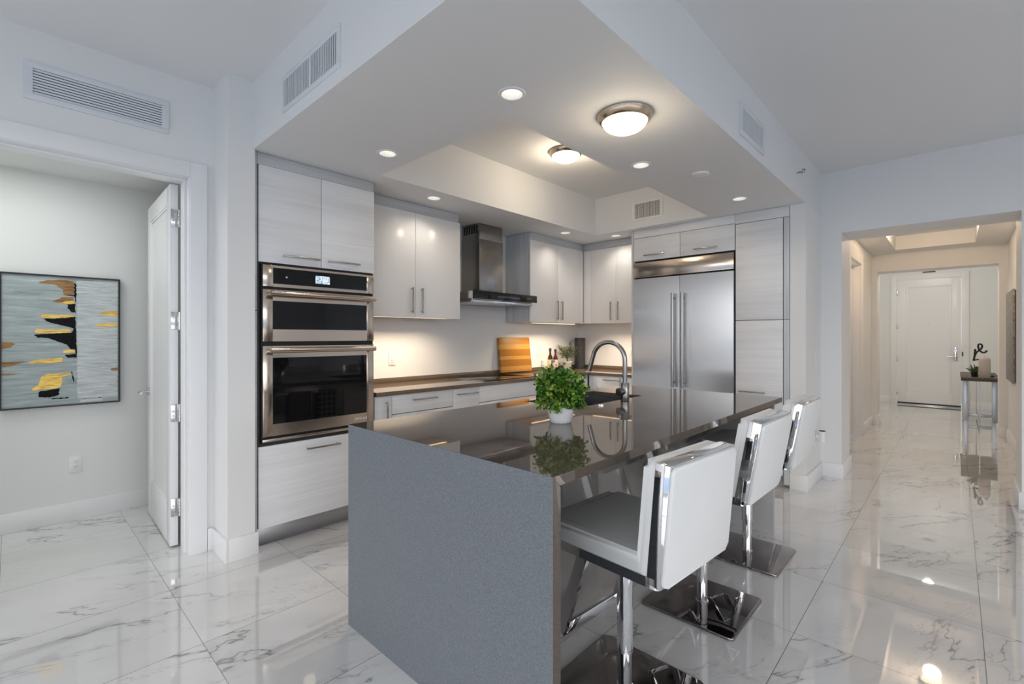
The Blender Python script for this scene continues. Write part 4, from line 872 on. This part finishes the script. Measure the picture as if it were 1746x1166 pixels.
# ------------------------------------------------------------------ painting in the side room
t = thing('abstract_painting', 'black framed abstract painting with gold and black strokes in the side room', 'painting', (.26, 4.63, .83))
X0_, X1_, Z0_, Z1_ = -.052, .568, .829, 1.752
boxes('frame', 'black_frame', t, [(X0_, X0_ + .010, 4.595, 4.634, Z0_, Z1_), (X1_ - .010, X1_, 4.595, 4.634, Z0_, Z1_), (X0_ + .01, X1_ - .01, 4.595, 4.634, Z0_, Z0_ + .010), (X0_ + .01, X1_ - .01, 4.595, 4.634, Z1_ - .010, Z1_)])
boxes('canvas', 'canvas_grey', t, [(X0_ + .0105, X1_ - .0105, 4.604, 4.633, Z0_ + .0105, Z1_ - .0105)])
STROKES = {
'white': [[(.326, 1.722), (.552, 1.728), (.552, 1.05), (.552, .87), (.33, .87), (.328, 1.2), (.327, 1.51)], [(.346, .871), (.456, .874), (.466, .864), (.466, .845), (.346, .848)]],
'ochre': [[(.128, 1.696), (.177, 1.711), (.241, 1.724), (.312, 1.716), (.312, 1.626), (.26, 1.614), (.253, 1.654), (.215, 1.686), (.146, 1.689)], [(.199, 1.566), (.253, 1.6), (.312, 1.604), (.312, 1.577), (.241, 1.56)],
          [(-.041, 1.284), (.003, 1.282), (.021, 1.274), (-.002, 1.249), (-.041, 1.237)], [(-.041, 1.15), (.021, 1.151), (.068, 1.154), (.009, 1.126), (-.041, 1.116)], [(-.041, 1.075), (.056, 1.069), (-.014, 1.063), (-.041, 1.062)], [(.505, 1.079), (.555, 1.088), (.555, 1.064), (.52, 1.069)]],
'black': [[(.312, 1.703), (.322, 1.704), (.324, 1.578), (.316, 1.573)], [(.266, 1.617), (.319, 1.621), (.319, 1.604), (.312, 1.607)], [(.279, 1.551), (.319, 1.555), (.319, 1.492), (.299, 1.495), (.279, 1.521)],
          [(.153, 1.448), (.202, 1.446), (.319, 1.464), (.327, 1.171), (.279, 1.171), (.266, 1.191), (.319, 1.198), (.319, 1.23), (.293, 1.23), (.276, 1.262), (.215, 1.294), (.177, 1.311), (.128, 1.316), (.107, 1.333), (.19, 1.342), (.299, 1.347), (.312, 1.379), (.266, 1.396), (.221, 1.408), (.177, 1.425)],
          [(.134, .943), (.234, .954), (.234, .913), (.19, .895), (.134, .904)], [(.184, .891), (.286, .89), (.279, .882), (.202, .883)], [(.296, 1.073), (.302, 1.068), (.316, .996), (.309, .996)]],
'gold': [[(.244, 1.56), (.266, 1.573), (.312, 1.575), (.319, 1.564), (.302, 1.552), (.253, 1.553)], [(.14, 1.459), (.156, 1.474), (.221, 1.473), (.309, 1.476), (.316, 1.464), (.266, 1.454), (.19, 1.447), (.146, 1.452)],
         [(.113, 1.357), (.128, 1.373), (.202, 1.368), (.289, 1.374), (.297, 1.361), (.283, 1.347), (.19, 1.344), (.122, 1.344)], [(.252, 1.216), (.273, 1.229), (.316, 1.225), (.32, 1.209), (.299, 1.202), (.257, 1.204)],
         [(.08, 1.146), (.128, 1.16), (.19, 1.167), (.25, 1.172), (.255, 1.16), (.247, 1.142), (.177, 1.136), (.092, 1.136)], [(.146, 1.047), (.19, 1.063), (.293, 1.06), (.299, 1.048), (.247, 1.036), (.25, 1.009), (.247, .974), (.228, .957), (.153, .955), (.104, .95), (.098, .964), (.134, .991)],
         [(.445, 1.49), (.491, 1.51), (.555, 1.514), (.555, 1.478), (.527, 1.474), (.47, 1.483)], [(.421, 1.406), (.47, 1.418), (.555, 1.423), (.555, 1.399), (.491, 1.395), (.441, 1.397)]]}
for li, (nm, polys) in enumerate(STROKES.items()):
    yf = 4.6035 - li * .0006
    for poly in polys:
        pts = []; bm = bmesh.new()
        for a, b in zip(poly, poly[1:] + poly[:1]):
            L_ = math.hypot(b[0] - a[0], b[1] - a[1]); k_ = max(1, int(L_ / .008))
            for q in range(k_):
                u = q / k_; j = .0022 if k_ > 1 else 0
                pts.append((min(.556, max(-.041, a[0] + (b[0] - a[0]) * u + random.uniform(-j, j) * 1.6)), a[1] + (b[1] - a[1]) * u + random.uniform(-j, j)))
        f = bm.faces.new([bm.verts.new((x, yf, z)) for x, z in pts]); r = bmesh.ops.extrude_face_region(bm, geom=[f]); bmesh.ops.translate(bm, vec=(0, .0009 + li * .0006, 0), verts=[q for q in r['geom'] if isinstance(q, bmesh.types.BMVert)])
        obj(nm + '_stroke', bm, 'stroke_' + nm, t, smooth=0)
lamp('AREA', (-.5, 4.0, 2.44), 8, (.98, 1, .97), 'side_room_fill', None, 1.6, None, None, .5, .5)  # added fill light to brighten the side room, no fixture here

# ------------------------------------------------------------------ foyer contents
t = thing('wall_art', 'tall grey and gold textured artwork on the right foyer wall', 'artwork', (8.3, -.49, .79))
boxes('canvas', 'art_grey', t, [(7.78, 8.76, -.492, -.474, .785, 1.865)], .002); boxes('backing', 'black_frame', t, [(7.80, 8.76, -.4995, -.4925, .80, 1.85)])
t = thing('console_table', 'narrow console table with dark wood top and metal legs near the entrance door', 'console table', (10.35, -.26, 0))
boxes('tabletop', 'dark_wood', t, [(9.56, 11.15, -.477, -.060, .675, .722)], .003)
for nm, q in (('leg', (9.57, 9.60, -.262, -.250, 0, .674)), ('leg', (11.11, 11.14, -.262, -.250, 0, .674)), ('leg', (10.30, 10.40, -.150, -.084, 0, .674)), ('leg', (10.30, 10.40, -.475, -.409, 0, .674))):
    boxes(nm, 'galvanized', t, [q], .002)
boxes('stretcher', 'galvanized', t, [(10.33, 10.37, -.408, -.151, .07, .115)], .002); boxes('stretcher', 'galvanized', t, [(9.601, 10.329, -.262, -.250, .075, .11), (10.371, 11.109, -.262, -.250, .075, .11)], .002)
t = thing('pillar_candle', 'large taupe pillar candle with domed top on the console table', 'candle', (9.72, -.31, .722))
bm = bmesh.new(); lathe(bm, [(0, 0), (.06, 0), (.063, .004), (.063, .255), (.057, .278), (.042, .297), (.018, .304), (.012, .302), (0, .300)], (9.72, -.31, .7225), 36); obj('wax', bm, 'candle_wax', t)
bm = bmesh.new(); tube(bm, [(9.72, -.31, 1.022), (9.72, -.311, 1.036)], .002, 6); obj('wick', bm, 'black_frame', t)
t = thing('script_ornament', 'black looping script word ornament behind the candle', 'ornament', (10.0, -.28, .722))
bm = bmesh.new(); S_ = lambda l: [(10.0, y * 1.028 - .0, z) for y, z in l]
tube(bm, S_([(-.195, .955), (-.205, 1.02), (-.21, 1.09), (-.212, 1.135)]), .013, 12)
loop = []
for y, z in [(-.205, 1.02), (-.225, 1.08), (-.25, 1.11), (-.275, 1.14), (-.285, 1.18), (-.272, 1.208), (-.25, 1.205), (-.243, 1.17), (-.255, 1.12), (-.285, 1.085), (-.315, 1.085), (-.335, 1.115)]: loop.append((y, z))
def smooth_pts(l, k=4):
    out = []
    for i in range(len(l) - 1):
        p0 = l[max(i - 1, 0)]; p1 = l[i]; p2 = l[i + 1]; p3 = l[min(i + 2, len(l) - 1)]
        for q in range(k):
            u = q / k; out.append(tuple(.5 * ((2 * p1[d]) + (-p0[d] + p2[d]) * u + (2 * p0[d] - 5 * p1[d] + 4 * p2[d] - p3[d]) * u * u + (-p0[d] + 3 * p1[d] - 3 * p2[d] + p3[d]) * u ** 3) for d in range(2)))
    out.append(l[-1]); return out
tube(bm, S_(smooth_pts(loop)), .012, 12)
tube(bm, S_([(-.198, .965), (-.24, .975), (-.28, .98), (-.33, .97)]), .010, 12)
obj('script', bm, 'black_frame', t)
bm = bmesh.new(); box(bm, 9.96, 10.04, -.42, -.20, .7225, .745, .003); tube(bm, [(10.0, -.33, .745), (10.0, -.33, .985)], .008, 10); obj('stand', bm, 'black_frame', t)
t = thing('succulent_plant', 'small spiky succulent in a dark pot beside the candle', 'potted plant', (9.85, -.20, .722))
bm = bmesh.new(); lathe(bm, [(0, 0), (.032, 0), (.04, .07), (.036, .07), (0, .065)], (9.85, -.205, .7225), 24); obj('pot', bm, 'black_frame', t)
bm = bmesh.new()
for k in range(22):
    th = k * 2.4; el = .3 + 1.1 * (k / 22); d_ = Vector((math.cos(th) * math.cos(el), math.sin(th) * math.cos(el), math.sin(el))); leaf(bm, Vector((9.85, -.205, .79)), d_, random.uniform(.09, .13), .2, .06, 4)
obj('leaves', bm, 'leaf_succulent', t, smooth=0, fix=False)
# hall ceiling lamps (mirrored in the polished floor)
def flush(x, y, z, lab, power, colr_, rr=.11):
    t = thing('flush_ceiling_light', lab, 'ceiling light', (x, y, z))
    bm = bmesh.new(); lathe(bm, [(rr, 0), (rr * 1.03, -.02), (rr * .93, -.03)], (x, y, z), 40); obj('rim', bm, 'nickel_rim', t)
    bm = bmesh.new(); lathe(bm, [(rr * .92, -.02), (rr * .87, -.05), (rr * .55, -.08), (0, -.09)], (x, y, z), 40); obj('glass_shade', bm, 'dome_glass', t)
    lamp('POINT', (x, y, z - .13), power, colr_, 'lamp', t, .08)
flush(7.38, .20, 2.74, 'warm flush lamp in the foyer tray mirrored in the marble floor', 15, (1, .74, .48))
flush(10.1, .32, 2.80, 'warm flush lamp over the vestibule mirrored in the marble floor', 30, (1, .92, .82))
